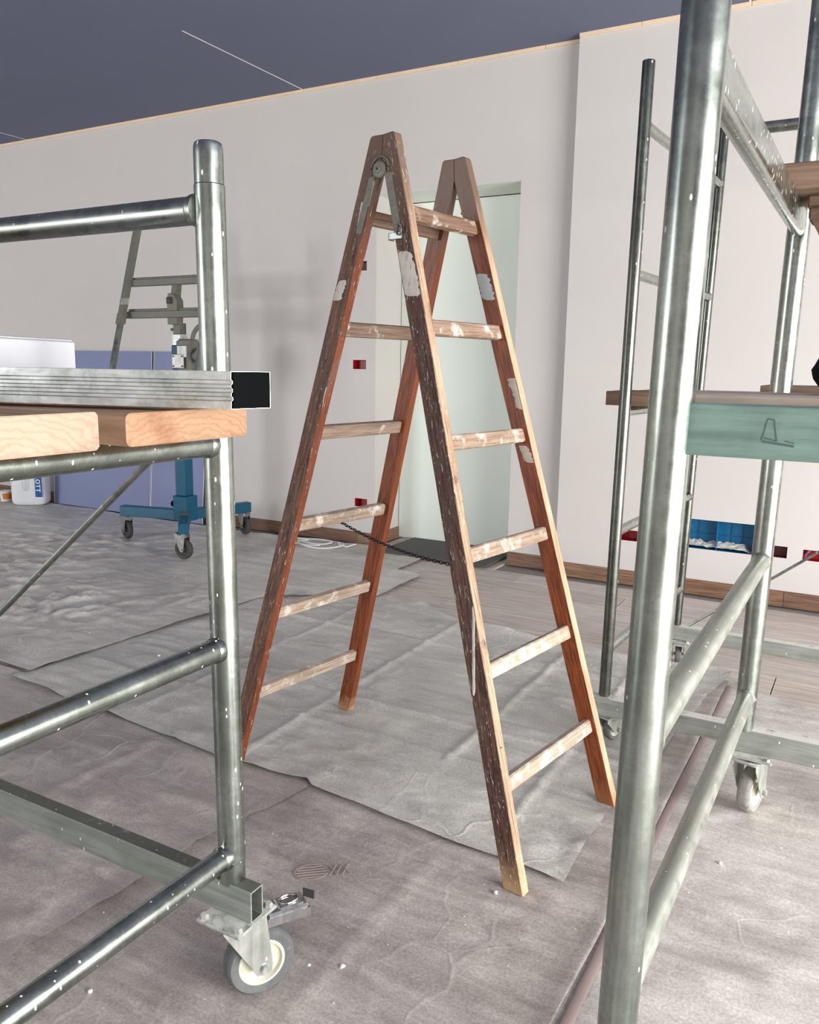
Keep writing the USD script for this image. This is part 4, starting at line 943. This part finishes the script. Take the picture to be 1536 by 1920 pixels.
# sack with its printed band
sk = thing('sack', 'white paper sack with a blue lettered band standing against the back wall', 'sack', (-6.055, 4.37, .014), math.radians(36))
sm = trimesh.creation.icosphere(4, 1.0); v = np.array(sm.vertices); v = np.sign(v) * np.abs(v) ** np.array([.30, .30, .22])
v /= np.abs(v).max(0); zz = (v[:, 2] + 1) / 2
nz = meshkit.fbm(v * 2.1 + 7, 3, 6) - .5
v[:, 0] *= .142 - .012 * zz + .014 * nz; v[:, 1] *= (.085 - .02 * zz) + .012 * nz; v[:, 2] = zz * .46
obj('sack_body', T(v, sm.faces), M['sack'], sk, smooth=True)
bnd = obj('blue_band', bbox(.062, .110, -.094, -.080, .075, .36, .001), M['print_blue'], sk, smooth=False, label='blue printed band')
tx = meshkit.text_mesh('HIFLOTT', .034, .0012, bold=True); tv = np.array(tx.vertices)
obj('lettering', T(np.stack([.069 + tv[:, 1], -.0945 - tv[:, 2] * .5, .345 - tv[:, 0] * 1.12], 1), tx.faces[:, ::1]), M['print_white'], bnd, smooth=False)
obj('printed_panel', path_tube([(-.018 + .016 * math.copysign(abs(math.cos(a)) ** .6, math.cos(a)), -.0905, .20 + .075 * math.copysign(abs(math.sin(a)) ** .7, math.sin(a))) for a in np.linspace(0, 2 * math.pi, 30)], .002, 5), M['print_grey'], sk)
# small tub and orange pot at the far left
tb_ = thing('paint_tub', 'small white tub with an orange label left of the sack', 'tub', (-6.375, 4.36, .014))
obj('tub_body', lathe([(1e-5, 0), (.044, 0), (.052, .085), (.054, .088), (1e-5, .088)], (0, 0, 0), (0, 0, 1), 24), M['tubwhite'], tb_)
lb = obj('label_wrap', lathe([(.0478, .020), (.0524, .070)], (0, 0, 0), (0, 0, 1), 24).slice_plane([.018, 0, 0], [1, 0, 0]) if hasattr(trimesh.Trimesh, 'slice_plane') else None, M['orange'], tb_)
ob_ = thing('orange_pot', 'orange pot at the far left edge beyond the white tub', 'pot', (-6.50, 4.30, .014))
obj('pot_body', lathe([(1e-5, 0), (.050, 0), (.060, .05), (.060, .066), (1e-5, .066)], (0, 0, 0), (0, 0, 1), 24), M['orange'], ob_)
obj('pot_rim', lathe([(.060, .060), (.064, .062), (.064, .070), (.060, .072)], (0, 0, 0), (0, 0, 1), 24), M['tubwhite'], ob_)

# plasterboard lifter
LX, LY = -3.918, 3.959
lf = thing('panel_lifter', 'blue plasterboard lifter on three casters with a grey tilted cradle', 'panel lifter', (LX, LY, 0))
obj('mast_sleeve', bbox(-.058, .058, -.055, .055, .17, .335, .004), M['blue'], lf, smooth=False)
obj('mast', bbox(-.040, .040, -.040, .040, .335, 1.30, .004), M['blue'], lf, smooth=False)
obj('mast_rail', bbox(-.052, -.040, -.034, .034, .335, 1.02, .002), M['greypaint'], lf, smooth=False)
obj('inner_mast', bbox(-.034, .034, -.034, .034, 1.30, 1.372, .003), M['zinc'], lf, smooth=False)
obj('piston', cat(tube((-.004, -.01, 1.37), (-.004, -.01, 1.46), .009, 16), tube((.014, -.01, 1.37), (.014, -.01, 1.46), .009, 16)), M['chrome'], lf)
obj('lock_knob', cat(tube((-.075, -.02, .275), (-.040, -.02, .275), .008, 12), lathe([(1e-5, 0), (.020, 0), (.022, .014), (1e-5, .018)], (-.092, -.02, .275), (1, 0, 0), 16)), M['black'], lf)
for cx, cy in ((-4.355, 3.855), (-3.607, 3.622), (-3.793, 4.401)):
    d_ = np.array([cx - LX, cy - LY]); L = np.linalg.norm(d_); a = math.atan2(d_[1], d_[0])
    obj('leg', xform(bbox(.03, L + .035, -.030, .030, .172, .240, .003), rotz(a)), M['blue'], lf, smooth=False)
for cx, cy, az in ((-4.355, 3.855, 73), (-3.607, 3.622, 95), (-3.793, 4.401, 70)):
    # casters are built around the lifter's own origin
    caster(lf, (cx - LX, cy - LY, .014), .062, .034, math.radians(az), .176, M['chrome'], M['rubber_dark'], M['rubber_dark'], trail=.020, spread=.008)
obj('grey_sticker', xform(bbox(.045, .20, -.0315, -.030, .176, .236, .0004), rotz(math.atan2(3.622 - LY, -3.607 - LX))), M['greypaint'], lf, smooth=False)
obj('grey_sticker', xform(bbox(.045, .20, -.025, .025, .2398, .2412, .0004), rotz(math.atan2(3.622 - LY, -3.607 - LX))), M['greypaint'], lf, smooth=False)
wn = obj('winch', cat(bbox(.045, .15, -.075, .015, 1.13, 1.34, .010), bbox(.02, .065, -.06, 0, 1.17, 1.33, .006)), M['greypaint'], lf, smooth=20)
obj('winch_plate', bbox(.015, .115, -.092, -.086, 1.16, 1.245, .002), M['chrome'], wn, smooth=False)
for sx in (.027, .103):
    for sz in (1.172, 1.233): obj('winch_bolt', lathe([(1e-5, 0), (.006, 0), (.006, .005), (1e-5, .006)], (sx, -.092, sz), (0, -1, 0), 6), M['greypaint'], wn, smooth=False)
obj('winch_drum', lathe([(1e-5, 0), (.05, 0), (.05, .006), (.03, .008), (.03, .05), (.05, .052), (.05, .058), (1e-5, .058)], (.14, -.03, 1.235), (1, 0, 0), 28), M['greypaint'], wn)
obj('winch_bracket', cat(bbox(.055, .135, -.088, .01, 1.225, 1.30, .004), bbox(.10, .13, -.06, .01, 1.02, 1.23, .004)), M['caster'], wn, smooth=False)
obj('crank_handle', path_tube([(.125 + .15 * (1 - math.cos(t)), -.02, 1.33 + .11 * math.sin(t)) for t in np.linspace(0, math.pi * .62, 16)], .014, 12), M['greypaint'], wn)
# cradle: two long arms leaning back, two cross bars and the pivot bracket
cr = obj('cradle', cat(bbox(-.39, .37, -.055, -.015, 1.672, 1.715, .004), bbox(-.39, .37, -.035, .000, 1.700, 1.728, .004), bbox(-.39, .37, -.085, -.045, 1.470, 1.513, .004), bbox(-.39, .37, -.06, -.02, 1.505, 1.530, .003)), M['greypaint'], lf, smooth=False)
for sx in (-.372, .352):
    P = lambda z: np.array([sx, 3.89 + (z - 1.695) * .287 - LY, z])
    o = np.array([[.020, .018, 0], [-.020, .018, 0], [-.020, -.018, 0], [.020, -.018, 0]])
    obj('cradle_arm', hull(np.concatenate([o + P(1.46), o + P(2.06 if sx < 0 else 1.98)])), M['greypaint'], cr, smooth=False)
    obj('cradle_arm', hull(np.concatenate([o * .78 + P(1.00), o * .78 + P(1.47)])), M['galv_dark']['z'], cr, smooth=False)
    obj('arm_collar', hull(np.concatenate([o * 1.15 + P(1.43), o * 1.15 + P(1.50)])), M['greypaint'], cr, smooth=False)
    obj('arm_tag', hull(np.concatenate([o * 1.06 + P(1.555), o * 1.06 + P(1.595)])), M['caster'], cr, smooth=False)
obj('pivot_post', hull([(x, y, z) for (x0, x1, y0, y1, z) in ((-.026, .024, -.07, -.02, 1.50), (-.010, .032, -.04, 0, 1.69)) for x in (x0, x1) for y in (y0, y1)]), M['greypaint'], cr, smooth=False)
obj('pivot_bracket', prism(Polygon([(-.03, 1.43), (.045, 1.43), (.055, 1.50), (.055, 1.575), (.025, 1.615), (-.02, 1.62), (-.03, 1.57)]), -.075, -.015, .003), M['greypaint'], cr, smooth=False)
obj('pivot_bolt', cat(bbox(-.020, .018, -.092, -.072, 1.555, 1.595, .004), lathe([(1e-5, 0), (.012, 0), (.012, .008), (1e-5, .009)], (.004, -.09, 1.585), (0, -1, 0), 6)), M['rubber_dark'], cr, smooth=False)
obj('collar_screw', cat(tube((-.055, -.02, 1.40), (-.034, -.02, 1.40), .009, 8), tube((.034, -.02, 1.39), (.05, -.02, 1.39), .009, 8), bbox(-.03, .03, -.03, .03, 1.37, 1.44, .004)), M['greypaint'], lf, smooth=False)
